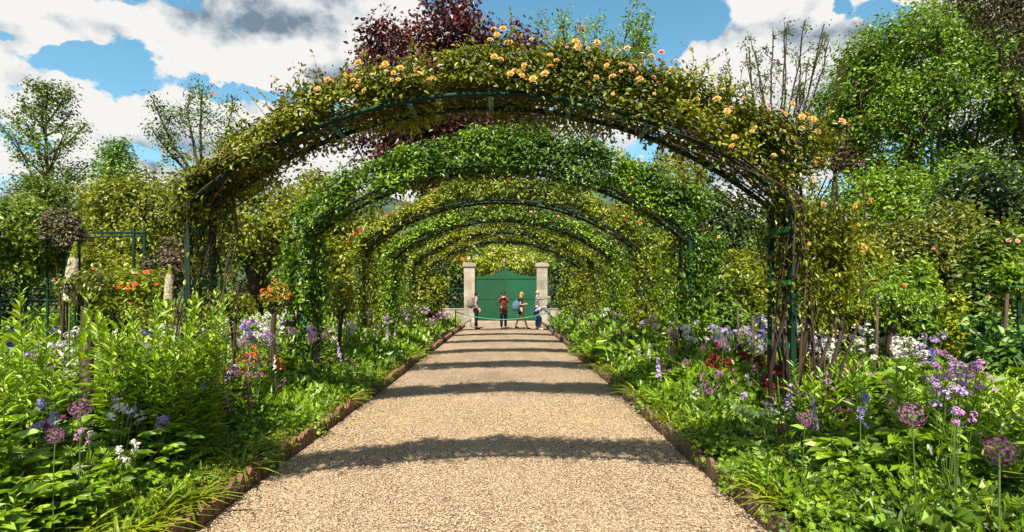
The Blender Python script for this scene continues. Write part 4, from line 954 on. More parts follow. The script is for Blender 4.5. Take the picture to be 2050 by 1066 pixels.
standard_rose('leaning rose tree with yellow green crown and vermilion blooms', 232, 8.2, 640, 545, 170, 'arch_lime', [('orange_petal', 22, .045)], .05, 1500, .06, lean=.08)
standard_rose('small standard rose with a head of orange red blooms behind the left bed', 548, 11.2, 625, 575, 62, 'reddish', [('orange_petal', 34, .05)], .04, 500, .06)
standard_rose('dark stemmed standard rose by the third arch left leg', 682, 13.5, 640, 560, 80, 'arch_olive', [('pink_petal', 5, .04)], .035, 900, .06)
standard_rose('small leafy bush rose near the old fruit tree, left bed', 470, 11.5, 640, 590, 85, 'arch_olive', None, .03, 900, .06)
standard_rose('stout many stemmed rose trunk in the right bed', 1786, 9.8, 645, 560, 150, 'fresh', [('orange_petal', 4, .05)], .06, 1500, .055)
standard_rose('slim standard rose behind the white flowers of the right bed', 1812, 12, 640, 560, 100, 'reddish', [('pink_petal', 6, .05)], .04, 1000, .06, tint0=.3)
standard_rose('thin rose tree with bare lower stem left of the umbrella support', 1865, 11.5, 650, 570, 70, 'arch_lime', [('orange_petal', 4, .05)], .025, 600, .06)
standard_rose('small standard rose between the nearest arch leg and the stout rose trunk', 1672, 11, 640, 575, 75, 'arch_olive', [('pink_petal', 3, .05)], .03, 800, .06)

# ------------------------------------------------------------------ bed plants
def plant_phlox(h=.6, ns=10, rad=.2, ll=.09):
    g = Geo()
    for i in range(ns):
        a = random.random() * 6.28; r = rad * random.random() ** .5; hh = h * random.uniform(.7, 1.08); lean = random.uniform(.05, .30)
        q = np.linspace(0, 1, 5)[:, None]; b = np.array([r * math.cos(a), r * math.sin(a), 0]); e = b + np.array([math.cos(a) * lean * hh * .6, math.sin(a) * lean * hh * .6, hh])
        g.tube(b * (1 - q) + e * q, .004, 3, .3, 1)
        k = int(hh / .042); tt = np.linspace(.15, 1, k); th = np.arange(k) * 1.62 + random.random() * 6 + rng.normal(size=k) * .5; 
        P = b + (e - b) * tt[:, None]; up = .15 + .5 * rng.random(k) + .9 * tt ** 3
        D = np.stack([np.cos(th), np.sin(th), up], -1); nn = unit(np.stack([-np.cos(th) * up, -np.sin(th) * up, np.ones(k)], -1) + .25 * rvec(k))
        sz = ll * (1.15 - .5 * tt ** 4) * (.6 + .8 * rng.random(k))
        g.leaves(LANCE, P, D, nn, sz, .40 + .35 * tt + .12 * rng.normal(size=k), 0, wid=1.35)  # lit tips put into the leaf colour: tint lightens up the stem
        P2, D2 = P + rng.normal(size=P.shape) * .012, D * np.array([-1, -1, 1]); g.leaves(LANCE, P2, D2, unit(nn * np.array([-1, -1, 1]) + .3 * rvec(k)), sz * (.7 + .6 * rng.random(k)), .40 + .35 * tt + .12 * rng.normal(size=k), 0, wid=1.15)
    return g
def plant_mound(h=.35, rad=.26, n=150, leaf=.065, tm=PALM):
    g = Geo(); d = rvec(n); d[:, 2] = np.abs(d[:, 2]) * .9 + .05; rr = (.45 + .55 * rng.random(n) ** .5)[:, None]
    P = d * rr * np.array([rad, rad, h]); lump = vnoise(P + random.random() * 50, 9) - .5; P *= (1 + lump[:, None] * .5)
    nn = unit(d * np.array([.8, .8, 1]) + rvec(n) * .45); D = unit(np.cross(nn, rvec(n)) + d * np.array([.7, .7, 0]))
    g.leaves(tm, P, D, nn, leaf * (.6 + .7 * rng.random(n)), .48 + .2 * rng.normal(size=n) + lump * .5, 0)
    for i in range(0, n, 9): g.tube([P[i] * np.array([.2, .2, 0]), P[i]], .0025, 3, .4, 1)
    return g
def plant_rosette(n=12, leaf=.34, tm=LOBED, up=.9):
    g = Geo(); th = np.arange(n) * 2.4 + rng.random(n) * .5; el = up * (.35 + .9 * rng.random(n))
    D = np.stack([np.cos(th), np.sin(th), el], -1); nn = unit(np.stack([-np.cos(th) * el, -np.sin(th) * el, np.ones(n)], -1) + .2 * rvec(n))
    P = np.stack([.02 * np.cos(th), .02 * np.sin(th), np.full(n, .02)], -1)
    g.leaves(tm, P, D, nn, leaf * (.65 + .5 * rng.random(n)), .55 + .18 * rng.normal(size=n), 0)
    return g
def plant_blades(n=26, L_=.45, tm=BLADE, spread=.55, base=.05):
    g = Geo(); th = rng.random(n) * 6.28; sp = spread * rng.random(n) ** .7
    D = np.stack([np.cos(th) * sp, np.sin(th) * sp, np.ones(n)], -1); nn = unit(np.stack([-np.cos(th), -np.sin(th), sp + .1], -1) + .1 * rvec(n)) 
    P = np.stack([base * np.cos(th) * rng.random(n), base * np.sin(th) * rng.random(n), 0 * th], -1)
    g.leaves(tm, P, D, nn * np.array([1, 1, 1]), L_ * (.6 + .6 * rng.random(n)), .5 + .2 * rng.normal(size=n), 0)
    return g
def plant_peony(n=16, h=.5, leaf=.11):
    g = Geo()
    for i in range(n):
        a = random.random() * 6.28; hh = h * random.uniform(.45, 1.05); r = random.uniform(.08, .30); tip = np.array([r * math.cos(a), r * math.sin(a), hh])
        g.tube([np.array([0, 0, 0]), tip * np.array([.45, .45, .6]), tip], .0035, 3, .4, 1)
        for j in range(3):
            c = tip + rng.normal(size=3) * np.array([.06, .06, .03]); k = 3; b = a + np.array([-.7, 0, .7]) + random.gauss(0, .4)
            D = np.stack([np.cos(b), np.sin(b), np.full(k, random.uniform(-.1, .5))], -1); g.leaves(HEX, np.tile(c, (k, 1)), D, unit(np.array([0, 0, 1]) + .35 * rvec(k)), leaf * (.8 + .4 * rng.random(k)), .5 + .22 * rng.normal(size=k), 0, wid=1.0)
    return g
KINDS = {
 'phlox_clump': (lambda: plant_phlox(random.uniform(.5, .72), 11, .17, .085), 'fresh', 'leafy upright green perennial', 'leafy upright perennials in the beds'),
 'geranium_mound': (lambda: plant_mound(random.uniform(.34, .46), .30, 210, .065), 'fresh', 'rounded mound of lobed leaves', 'leafy mounds in the beds'),
 'poppy_clump': (lambda: plant_rosette(17, .36), 'bluegreen', 'poppy clump of jagged grey leaves', 'jagged poppy clumps in the beds'),
 'iris_clump': (lambda: plant_blades(16, .55, SWORD, .28, .09), 'bluegreen', 'iris clump of sword leaves', 'iris leaf clumps in the beds'),
 'grass_tuft': (lambda: plant_blades(44, .46, BLADE, .85), 'arch_lime', 'arching tuft of grassy leaves', 'grassy tufts in the beds'),
 'peony_plant': (lambda: plant_peony(18, .46, .115), 'fresh', 'bushy peony with divided leaves', 'peony plants in the beds'),
 'broadleaf_plant': (lambda: plant_rosette(12, .26, BROAD, 1.1), 'fresh', 'broad smooth leaved green plant', 'broad leaved plants in the beds'),
 'fern_leaf_plant': (lambda: plant_mound(.34, .25, 330, .042, LANCE), 'arch_lime', 'feathery light green plant', 'feathery plants in the beds')}
protos = {k: [v[0]().mesh(k, [v[1], 'stem']) for _ in range(4)] for k, v in KINDS.items()}
ARY = [7.44, 11.64, 15.84, 20.04, 24.24, 28.44]
ORD = ['first', 'second', 'third', 'fourth', 'fifth', 'sixth']
def where(X, Y):
    side = 'left' if X < CX else 'right'; e = abs(X - CX) - PW
    row = '%s bed %s' % (side, 'edge' if e < .55 else 'middle' if e < 1.7 else 'back')
    i = sum(Y > a for a in ARY)
    zone = ('nearest the viewer' if Y < 4.2 else 'short of nearest arch' if Y < 5.8 else 'just before nearest arch') if i == 0 else 'past the sixth arch' if i == 6 else 'past the %s arch' % ORD[i - 1]
    return 'in ' + row + ' ' + zone
def canopy(X, Y):
    e = np.clip((np.abs(X - CX) - PW) / 1.25, 0, 1); return (.22 + .47 * e * e * (3 - 2 * e)) * np.where(X < 0, .86, 1.0)
def place(kind, X, Y, scale=1.0, zs=None, grp=None):
    o = link(kind, random.choice(protos[kind]), None, (X, Y, .06), (random.gauss(0, .07), random.gauss(0, .07), random.random() * 6.28))
    o.scale = (scale, scale, scale * (zs or 1))
    v = KINDS[kind]; tag(o, ('tall ' if scale * (zs or 1) > 1.3 else 'small ' if scale * (zs or 1) < .85 else '') + v[2] + ' ' + where(X, Y), 'plant', v[3]); return o
cnt = {k: 0 for k in KINDS}
names_edge = ['geranium_mound', 'fern_leaf_plant', 'grass_tuft', 'geranium_mound', 'broadleaf_plant']
names_mid = ['phlox_clump', 'peony_plant', 'geranium_mound', 'poppy_clump', 'broadleaf_plant', 'grass_tuft', 'fern_leaf_plant']
names_back = ['geranium_mound', 'phlox_clump', 'peony_plant', 'iris_clump', 'fern_leaf_plant', 'phlox_clump', 'poppy_clump', 'peony_plant']
hgt = {'phlox_clump': .62, 'geranium_mound': .42, 'poppy_clump': .36, 'iris_clump': .55, 'grass_tuft': .42, 'peony_plant': .5, 'broadleaf_plant': .26, 'fern_leaf_plant': .38}
spots = []
Y = 2.1
while Y < 21:
    d = .25 if Y < 7 else .34 if Y < 10 else .50 if Y < 14 else .72
    for sg in (-1, 1):
        e = .16
        while True:
            X = CX + sg * (PW + e + random.uniform(-.3, .3) * d); yy = Y + random.uniform(-.4, .4) * d
            if abs(X) > .70 * yy + .9 or e > 7: break
            spots.append((X, yy, max(.12, abs(X - CX) - PW), d)); e += d
    Y += d
for (X, yy, e, d) in spots:
    if abs(X - CX) < PW + .10: X = CX + math.copysign(PW + .12, X - CX)
    nz = vnoise(np.array([[X * 1.0 + 40 * (X > 0), yy, 3.3]]), 1.1)[0] * .999 + random.gauss(0, .09)
    lst = names_edge if e < .55 else names_mid if e < 1.9 else names_back
    if X > 0 and yy < 7.5 and .3 < e < 1.5 and random.random() < .35: k = 'poppy_clump'
    else: k = lst[int(np.clip((nz - .15) / .7, 0, .999) * len(lst))]
    if cnt[k] >= 298: continue
    cnt[k] += 1; H = float(canopy(np.array(X), np.array(yy))) * random.uniform(.75, 1.2)
    s_ = np.clip(H / hgt[k], .65, 1.9); s2 = s_ ** .6 * (1.15 if d > .4 else 1.0) * (1.25 if d > .6 else 1)
    place(k, X, yy, s2, s_ / s2)
# undergrowth: leaves that close the gaps, one object per side
for sg, nm in ((-1, 'left'), (1, 'right')):
    g = Geo()
    for (ya, yb, n, sz, tm, sp) in ((2.3, 8, 21000, .053, HEX, .74), (8, 14, 17000, .075, HEX, .8), (14, 36, 30000, .12, KITE, 1.0)):
        yy = ya + (yb - ya) * rng.random(n * 2); e = .15 + rng.random(n * 2) * (.72 * yy + .8 - PW)
        X = CX + sg * (PW + e); m = (np.abs(X) < .71 * yy + .8) & (e < 11); X, yy = X[m][:n], yy[m][:n]; k = len(X)
        Pn = np.stack([X, yy, 0 * X], -1); H = canopy(X, yy) * (sp * (.25 + 1.3 * vnoise(Pn, 2.1))) * (1 + .35 * (yy > 14))
        z = .08 + H * rng.random(k) ** .45
        P = np.stack([X, yy * DK, z], -1); out = np.tile([-sg * .3, -.35, .6], (k, 1))
        nrm = unit(out + rvec(k) * .8); D = unit(np.cross(nrm, rvec(k)) + np.array([0, 0, .6]))
        ti = .46 + .2 * rng.normal(size=k) + .6 * (vnoise(Pn + 5, .8) - .5); sp_ = vnoise(Pn + 60, 2.2) + .15 * rng.normal(size=k)
        for tm_, a_, b_, f_ in ((tm, -9, .42, 1), (LANCE, .42, .56, 1.7), (PALM if yb < 20 else KITE, .56, 9, 1)):
            q_ = (sp_ > a_) & (sp_ <= b_); g.leaves(tm_, P[q_], D[q_], nrm[q_], f_ * sz * (.5 + 1.0 * rng.random(q_.sum())), ti[q_], 0)
        if yb > 10:
            nb = n // 7; i = rng.integers(0, k, nb); B = P[i].copy(); B[:, 2] = .1
            g.leaves(BLADE, B, unit(np.stack([rng.normal(size=nb) * .4, rng.normal(size=nb) * .4, np.ones(nb)], -1)), rvec(nb), (H[i] * .8 + .08) * (1 + .3 * rng.random(nb)), .6 + .2 * rng.normal(size=nb), 0, wid=.5 if yb < 15 else .9)
    tag(g.build('undergrowth', 'fresh'), 'dense green leafy undergrowth filling the %s flower bed' % nm, None, None, 'stuff')
g = Geo(); n = 42000
yy = 15 + 33 * rng.random(n); X = rng.uniform(-1, 1, n) * (.72 * yy); m = np.abs(X) > 5.5; X, yy = X[m], yy[m]; k = len(X)
g.leaves(KITE, np.stack([X, yy * DK, 0 * X], -1), unit(np.stack([rng.normal(size=k) * .4, rng.normal(size=k) * .4, np.ones(k)], -1)), rvec(k), .3 + .35 * rng.random(k), .6 + .25 * rng.normal(size=k), 0, wid=.13)
tag(g.build('rough_grass', 'arch_lime'), 'bright rough grass between the rose bushes behind the beds', None, None, 'stuff')

# tall special clumps
def special(px, Y, h, ns, rad, ll, label, name='phlox_clump', mat='fresh'):
    g = plant_phlox(h, ns, rad, ll); o = g.build(name, [mat, 'stem'], None, (at(px, 0, Y).x, Y, .06)); tag(o, label, 'plant')
special(318, 6.2, 1.42, 44, .34, .10, 'tall bushy dark green phlox clump, tallest in the left bed')
special(370, 6.6, 1.25, 22, .25, .09, 'leafy clump leaning against the tall phlox, near the arch post')
special(72, 5.6, 1.45, 5, .10, .12, 'lone tall leafy spire left of the thick wooden stake')
special(118, 6.1, 1.35, 4, .08, .12, 'second tall leafy spire close to the thick wooden stake')
special(28, 5.2, 1.05, 9, .2, .10, 'cluster of leafy spires at the left margin')
special(1985, 4.9, .75, 14, .25, .11, 'tall broad leaved clump at the right margin below the alliums')
special(1830, 5.6, .98, 14, .3, .10, 'tall leafy dame rocket clump under the lilac flowers')
special(1650, 6.9, .85, 16, .28, .09, 'dark leafy clump under the white flowers by the nearest arch leg')

# ------------------------------------------------------------------ flowers
def fl_head(kind):
    g = Geo()
    if kind in ('allium', 'allium_dark'):
        n = 110; d = unit(sphere_dirs(n) + .12 * rvec(n)); g.inst(STAR, d * (.70 + .34 * rng.random((n, 1))), align(unit(d + .35 * rvec(n)), .15), rng.random(n) * .9 - .45)
        for q in d[::3]: g.tube([q * .1, q * .85], .012, 3, .2, 1)
        return g
    return g
def flower_parts(kind):
    """returns list of (part name, mesh) for one flower about 1 m tall scale"""
    if kind == 'allium': return None
def spire(n, r, flr, h0, h1, geo, stem_r=.004, dens=1.0, lean=.06, top=.2):
    gs = Geo(); z = np.linspace(0, 1, 7); bend = lean * random.uniform(-1, 1); gs.tube(np.stack([bend * z ** 2 * h1, .3 * bend * z * h1, z * h1], -1), stem_r * (1.2 - .5 * z), 4, .4)
    gf = Geo(); t = rng.random(n) ; th = rng.random(n) * 6.28; zz = h0 + (h1 - h0) * t; rr = r * (1 - (1 - top) * t)
    d = np.stack([np.cos(th), np.sin(th), .15 + .4 * rng.random(n)], -1)
    P = np.stack([bend * (zz / h1) ** 2 * h1 + np.cos(th) * rr, .3 * bend * zz + np.sin(th) * rr, zz], -1)
    gf.inst(geo, P, align(d, flr * (1.1 - .5 * t)), rng.random(n) * .6 - .3)
    return gs, gf
def cluster(ns, h, r, flr, nf, geo, cup=.6):
    gs = Geo(); gf = Geo()
    for i in range(ns):
        a = random.random() * 6.28; rr = r * random.random() ** .5; hh = h * random.uniform(.82, 1.05); e = np.array([rr * math.cos(a), rr * math.sin(a), hh])
        gs.tube([np.array([0, 0, 0]), e * np.array([.3, .3, .5]), e], .0035, 3, .4)
        n = nf; d = rvec(n); d[:, 2] = d[:, 2] * .8 + .25
        gf.inst(geo, e + d * min(r * .34, .032), align(d + np.array([0, -.3, .2]), flr * (.7 + .6 * rng.random(n))), rng.random(n) * .6 - .3)
    return gs, gf
def make_flower(kind, mat, label, cat, group, build, v=3):
    out = []
    for i in range(v):
        gs, gf = build()
        out.append((gs.mesh('stem', ['stem']), gf.mesh('flower_head', [mat, 'stem'])))
    return (kind, out, label, cat, group)
def allium_b():
    gs = Geo(); h = 1.0; z = np.linspace(0, 1, 7); b = random.uniform(-.09, .09); gs.tube(np.stack([b * z ** 2, .4 * b * z, z * h], -1), .0042, 5, .2)
    gf = Geo(); hd = fl_head('allium'); gf.inst(hd, np.array([[b, .4 * b, h]]), np.eye(3)[None] * .064)
    return gs, gf
FL = {
 'allium': make_flower('allium', 'allium_petal', 'round purple allium head', 'allium', 'round purple alliums in the beds', allium_b, 4),
 'allium_dark': make_flower('allium', 'allium_dark', 'dark plum allium head', 'allium', 'dark plum alliums in the beds', allium_b, 2),
 'camassia': make_flower('camassia', 'blue_petal', 'slim blue camassia spike', 'camassia', 'blue camassia spikes in the beds', lambda: spire(9, .022, .034, .86, 1.0, STAR)),
 'lilac_rocket': make_flower('dames_rocket', 'lilac_petal', 'pale lilac dame rocket bloom', 'dame rocket', 'lilac dame rocket blooms', lambda: cluster(6, 1.0, .11, .014, 18, FOUR)),
 'magenta_rocket': make_flower('dames_rocket', 'magenta_petal', 'pink purple dame rocket bloom', 'dame rocket', 'pink purple dame rocket blooms', lambda: cluster(7, 1.0, .12, .014, 20, FOUR)),
 'white_rocket': make_flower('dames_rocket', 'white_petal', 'white dame rocket bloom', 'dame rocket', 'white dame rocket blooms', lambda: cluster(7, 1.0, .12, .015, 18, FOUR)),
 'white_iris': make_flower('iris', 'white_petal', 'pale white iris bloom', 'iris', 'pale irises in the beds', lambda: cluster(2, 1.0, .045, .038, 5, FIVE)),
 'blue_iris': make_flower('iris', 'violet_petal', 'deep violet blue iris bloom', 'iris', 'violet irises in the beds', lambda: cluster(3, 1.0, .07, .036, 5, FIVE)),
 'wallflower': make_flower('wallflower', 'darkred_petal', 'dark red wallflower bloom', 'wallflower', 'dark red wallflowers', lambda: cluster(5, 1.0, .10, .026, 9, FOUR)),
 'orange_flower': make_flower('wallflower', 'orange_petal', 'orange wallflower bloom', 'wallflower', 'orange wallflowers', lambda: cluster(3, 1.0, .07, .022, 7, FOUR)),
 'columbine': make_flower('columbine', 'allium_dark', 'small nodding plum columbine', 'columbine', 'plum columbines', lambda: cluster(4, 1.0, .11, .025, 3, FIVE)),
 'white_spire': make_flower('hyacinth_spike', 'white_petal', 'slim white flower spike', 'flower spike', 'white flower spikes', lambda: spire(34, .026, .024, .72, 1.0, FOUR)),
 'lilac_spire': make_flower('lilac_spike', 'lilac_petal', 'slim pale lilac flower spike', 'flower spike', 'pale lilac flower spikes', lambda: spire(34, .026, .024, .72, 1.0, FOUR)),
}
def flower(kind, X, Y, h, s=1.0, label=None):
    nm, vs, lab, cat, grp = FL[kind]; st, hd = random.choice(vs)
    t = thing(nm, label or (lab + ' ' + where(X, Y)), cat, (X, Y, .04), random.random() * 6.28, grp)
    # stem stretched to the height, head kept in proportion
    o = link('stem', st, t); o.scale = (s, s, h)
    o = link('flower_head', hd, t)
    o.scale = (s, s, s); o.location = (0, 0, h - s)
    t.rotation_euler = (random.gauss(0, .05), random.gauss(0, .05), random.random() * 6.28)
def fpx(kind, px, py, h, s=1.0, label=None):
    """flower whose head is seen at px,py, given its height above the ground"""
    Y = (1.6 - h) * 1500 / (py - 588); X = (px - 1018) / 1500 * Y; flower(kind, X, Y, h, s, label)
for px, py, h, s, k in [(157, 833, .82, 1, 'allium'), (297, 773, .80, .9, 'allium'), (113, 893, .75, .72, 'allium'), (413, 745, .86, 1, 'allium'), (472, 723, .84, .8, 'allium'), (617, 686, .86, .95, 'allium'), (545, 707, .8, .85, 'allium_dark'),
        (1833, 845, .90, 1.05, 'allium'), (1998, 927, .85, 1.05, 'allium_dark'), (1599, 849, .72, .82, 'allium'), (1357, 710, .75, .95, 'allium'), (1376, 733, .7, .85, 'allium'), (1514, 718, .78, .9, 'allium'), (1562, 741, .76, .75, 'allium'), (1612, 795, .72, .75, 'allium'), (1718, 736, .82, .6, 'allium'),
        (698, 667, .86, .95, 'allium'), (665, 665, .86, .85, 'allium'), (754, 665, .75, .8, 'allium_dark'), (815, 645, .85, .85, 'allium'), (804, 655, .75, .8, 'allium_dark'), (1241, 667, .75, .85, 'allium'), (1267, 672, .72, .85, 'allium'), (1317, 676, .8, .95, 'allium'), (1390, 637, 1.0, .7, 'allium'), (1192, 650, .75, .9, 'allium'), (874, 632, .85, .9, 'allium'),
        (90, 798, .86, .9, 'camassia'), (95, 825, .80, .85, 'camassia'), (237, 775, .85, .85, 'camassia'), (233, 797, .8, .8, 'camassia'), (400, 765, .85, .85, 'camassia'), (1716, 803, .8, .9, 'camassia'), (1762, 788, .85, .9, 'camassia'), (1602, 722, .85, .9, 'camassia'), (1625, 738, .8, .9, 'camassia'), (1348, 670, .85, .9, 'camassia'), (1359, 682, .8, .9, 'camassia')]:
    fpx(k, px, py, h, s)
for px, py, h, s, k in [(1908, 718, 1.05, 1, 'magenta_rocket'), (1886, 738, 1.0, .9, 'magenta_rocket'), (1935, 760, 1.0, 1.1, 'magenta_rocket'), (1960, 748, 1.02, 1, 'magenta_rocket'), (1897, 795, .98, 1.15, 'lilac_rocket'), (1868, 770, .95, .8, 'magenta_rocket'), (1890, 770, .97, .8, 'magenta_rocket'), (1905, 835, .9, .7, 'magenta_rocket'), (1912, 740, 1.0, .8, 'lilac_rocket'), (1990, 770, .95, .8, 'magenta_rocket'),
        (1622, 695, .92, 1.1, 'lilac_rocket'), (1650, 688, .9, 1.2, 'lilac_rocket'), (1815, 685, .95, 1.3, 'white_rocket'), (1826, 695, .92, 1.2, 'white_rocket'), (1805, 700, .9, 1.0, 'white_rocket'), (1630, 715, .85, 1.3, 'white_rocket'), (1612, 708, .85, 1.1, 'white_rocket'), (1660, 725, .8, .9, 'white_rocket'), (1425, 687, .85, 1.1, 'white_rocket'), (1442, 684, .85, .9, 'white_rocket'),
        (1538, 640, 1.15, 1.1, 'white_iris'), (1535, 668, 1.05, 1.1, 'white_iris'), (1525, 675, 1.0, 1, 'white_iris'), (1734, 678, 1.0, 1.1, 'white_iris'), (1738, 710, .9, 1, 'white_iris'), (1636, 800, .75, 1.1, 'white_spire'), (1318, 715, .75, 1.2, 'lilac_spire'), (1635, 830, .6, 1, 'lilac_spire'), (1572, 765, .75, 1.1, 'lilac_spire'), (685, 690, .8, 1, 'lilac_spire'), (1860, 700, .9, 1.4, 'blue_iris'), (1850, 712, .85, 1.1, 'blue_iris'),
        (35, 672, .98, 1.3, 'blue_iris'), (50, 668, 1.0, 1.1, 'blue_iris'), (115, 658, 1.0, 1.0, 'blue_iris'), (190, 655, 1.02, .9, 'blue_iris'), (508, 648, 1.0, 1.3, 'blue_iris'), (520, 655, .95, 1.2, 'blue_iris'), (497, 655, .98, 1.1, 'blue_iris'), (650, 637, 1.0, 1, 'blue_iris'), (690, 632, 1.0, 1, 'blue_iris'), (355, 690, .92, 1.1, 'white_rocket'), (390, 680, .95, .9, 'white_rocket'), (493, 672, .9, 1.1, 'white_rocket'), (580, 668, .88, 1.0, 'white_rocket'), (505, 660, .92, 1.1, 'white_rocket'), (695, 653, .85, 1.1, 'white_iris'), (740, 640, .88, 1.2, 'white_rocket'), (788, 620, 1.05, 1.1, 'white_rocket'), (752, 666, .8, 1, 'white_iris'), (310, 848, .6, .9, 'lilac_rocket'), (618, 668, .85, .9, 'lilac_rocket')]:
    fpx(k, px, py, h, s * (.72 if 'rocket' in k and py > 700 else 1))
# drifts of flowers, thicker with distance
def drift(kind, n, sg, e0, e1, y0, y1, h0, h1, s0=.85, s1=1.15):
    for _ in range(n):
        Y = random.uniform(y0, y1); e = random.uniform(e0, e1); X = CX + sg * (PW + e)
        if abs(X) > .68 * Y: continue
        flower(kind, X, Y, random.uniform(h0, h1), random.uniform(s0, s1))
for sg in (-1, 1):
    drift('allium', 44, sg, .6, 3.2, 9, 34, .75, 1.0); drift('allium_dark', 10, sg, .6, 3, 9, 30, .7, .95)
    drift('white_rocket', 70, sg, .8, 3.6, 8, 35, .85, 1.15, 1.1, 1.6); drift('lilac_rocket', 40, sg, .6, 3.4, 8, 35, .8, 1.1, 1.1, 1.5)
    drift('blue_iris', 16, sg, 1.4, 5, 10, 28, .9, 1.1, 1, 1.3); drift('white_iris', 16, sg, .8, 4, 10, 34, .8, 1.05); drift('lilac_spire', 22, sg, .5, 3, 7, 30, .6, .85)
    drift('white_spire', 22, sg, .5, 3, 9, 34, .6, .9); drift('camassia', 12, sg, .5, 3.5, 8, 30, .7, .95); drift('magenta_rocket', 14, sg, 1, 4, 12, 34, .7, 1.0)
    drift('columbine', 18, sg, .3, 1.6, 5, 20, .5, .75); drift('orange_flower', 8, sg, .8, 2.5, 8, 24, .5, .8)
for sg in (-1, 1):
    drift('lilac_rocket', 8, sg, .4, 3.2, 4.6, 9, .55, .85, .5, .8); drift('columbine', 16, sg, .3, 2.6, 4.2, 9, .5, .8, .7, 1.1); drift('white_rocket', 10, sg, .3, 3, 5, 9, .45, .8, .4, .7)
    drift('camassia', 5, sg, .6, 3.2, 4.6, 9, .6, .85, .8, 1.0); drift('allium', 9, sg, .5, 3.2, 5.2, 10, .6, .85, .6, .9); drift('magenta_rocket', 8, sg, .3, 2.5, 4.6, 9, .45, .75, .35, .6)
drift('wallflower', 26, 1, .9, 2.2, 7.6, 10.5, .68, .84, .9, 1.2); drift('orange_flower', 14, -1, .9, 1.8, 8.5, 11.5, .55, .7); drift('white_spire', 60, 1, .3, 1.6, 24, 35, .5, .8, 1, 1.5); drift('magenta_rocket', 30, -1, .3, 1.6, 25, 35, .5, .85, 1, 1.4)
# foxtail lilies
for px, Y, y0, y1, w, lean, lab in ((137, 7.6, 600, 485, .052, .06, 'tall white foxtail lily with curved greenish tip by the standard rose'), (334, 8.0, 597, 533, .034, .03, 'shorter cream foxtail lily spire behind the tall phlox clump')):
    X = at(px, 0, Y).x; z0, z1 = at(0, y0, Y).z, at(0, y1, Y).z; t = thing('foxtail_lily', lab, 'foxtail lily', (X, Y, 0))
    z = np.linspace(0, 1, 12); cv = lambda q: lean * q ** 4 * 1.2
    g = Geo(); g.tube(np.stack([cv(z), 0 * z, z * z1], -1), .010 * (1.2 - .6 * z), 5, .5); g.build('stem', 'stem', t)
    n = 420; q = rng.random(n) ** 1.15; zz = z0 + (z1 - z0) * q; th = rng.random(n) * 6.28; rr = w * (1 - q ** 2.2 * .85); d = np.stack([np.cos(th), np.sin(th), .2 + 0 * th], -1)
    P = np.stack([cv(zz / z1) + np.cos(th) * rr, np.sin(th) * rr, zz], -1)
    g = Geo(); lo_ = q < .72; g.inst(STAR, P[lo_], align(d[lo_], .022), rng.random(lo_.sum()) * .5 - .2)
    g.build('flower_spike', 'cream_petal', t)
    g = Geo(); g.inst(STAR, P[~lo_] , align(d[~lo_], .013), rng.random((~lo_).sum()) * .5 - .2); g.build('bud_tip', 'arch_lime', t)

# ------------------------------------------------------------------ people
def cloth(name, c, c2=None, sc=10): solid_mat(name, c, c2, scale=sc, rough=.8, spec=.2)
cloth('black_cloth', (.008, .008, .010)); cloth('navy_cloth', (.015, .025, .06)); cloth('jeans', (.03, .07, .17), (.05, .10, .22)); cloth('plaid', (.16, .09, .12), (.36, .30, .34), 30)
cloth('redprint', (.22, .03, .02), (.06, .015, .012), 25); cloth('rust', (.11, .028, .02), (.055, .016, .012)); cloth('greyknit', (.10, .12, .14), (.16, .18, .20)); cloth('paleblue', (.32, .36, .48), (.42, .46, .56), 25)
cloth('hair_dark', (.018, .012, .008)); cloth('hair_blonde', (.24, .13, .04), (.32, .20, .08)); cloth('hair_grey', (.20, .18, .16), (.32, .30, .27)); cloth('shoe', (.015, .012, .010)); cloth('bag_blue', (.03, .07, .11), (.06, .13, .17), 8); cloth('bag_grey', (.10, .09, .08), (.15, .13, .12)); cloth('bag_red', (.20, .04, .02)); cloth('white_shoe', (.6, .6, .6))
def skin_obj(name, joints, edges, mat, parent, sub=2):
    """joints: list of (x,y,z,r) ; one continuous surface grown along the edges"""
    me = bpy.data.meshes.new(name); me.from_pydata([j[:3] for j in joints], edges, []); me.materials.append(MATS[mat])
    o = link(name, me, parent); md = o.modifiers.new('skin', 'SKIN'); md.use_smooth_shade = True
    for i, j in enumerate(joints):
        r = j[3]; o.data.skin_vertices[0].data[i].radius = (r if not isinstance(r, tuple) else r[0], r if not isinstance(r, tuple) else r[1])
    o.data.skin_vertices[0].data[0].use_root = True
    sb = o.modifiers.new('sub', 'SUBSURF'); sb.levels = sub; sb.render_levels = sub
    return o
def ball(name, c, r, mat, parent, rot=None, sub=2):
    import bmesh
    bm = bmesh.new(); bmesh.ops.create_icosphere(bm, subdivisions=sub, radius=1); me = bpy.data.meshes.new(name); bm.to_mesh(me); bm.free(); me.materials.append(MATS[mat])
    for p in me.polygons: p.use_smooth = True
    o = link(name, me, parent, c, rot); o.scale = r; return o
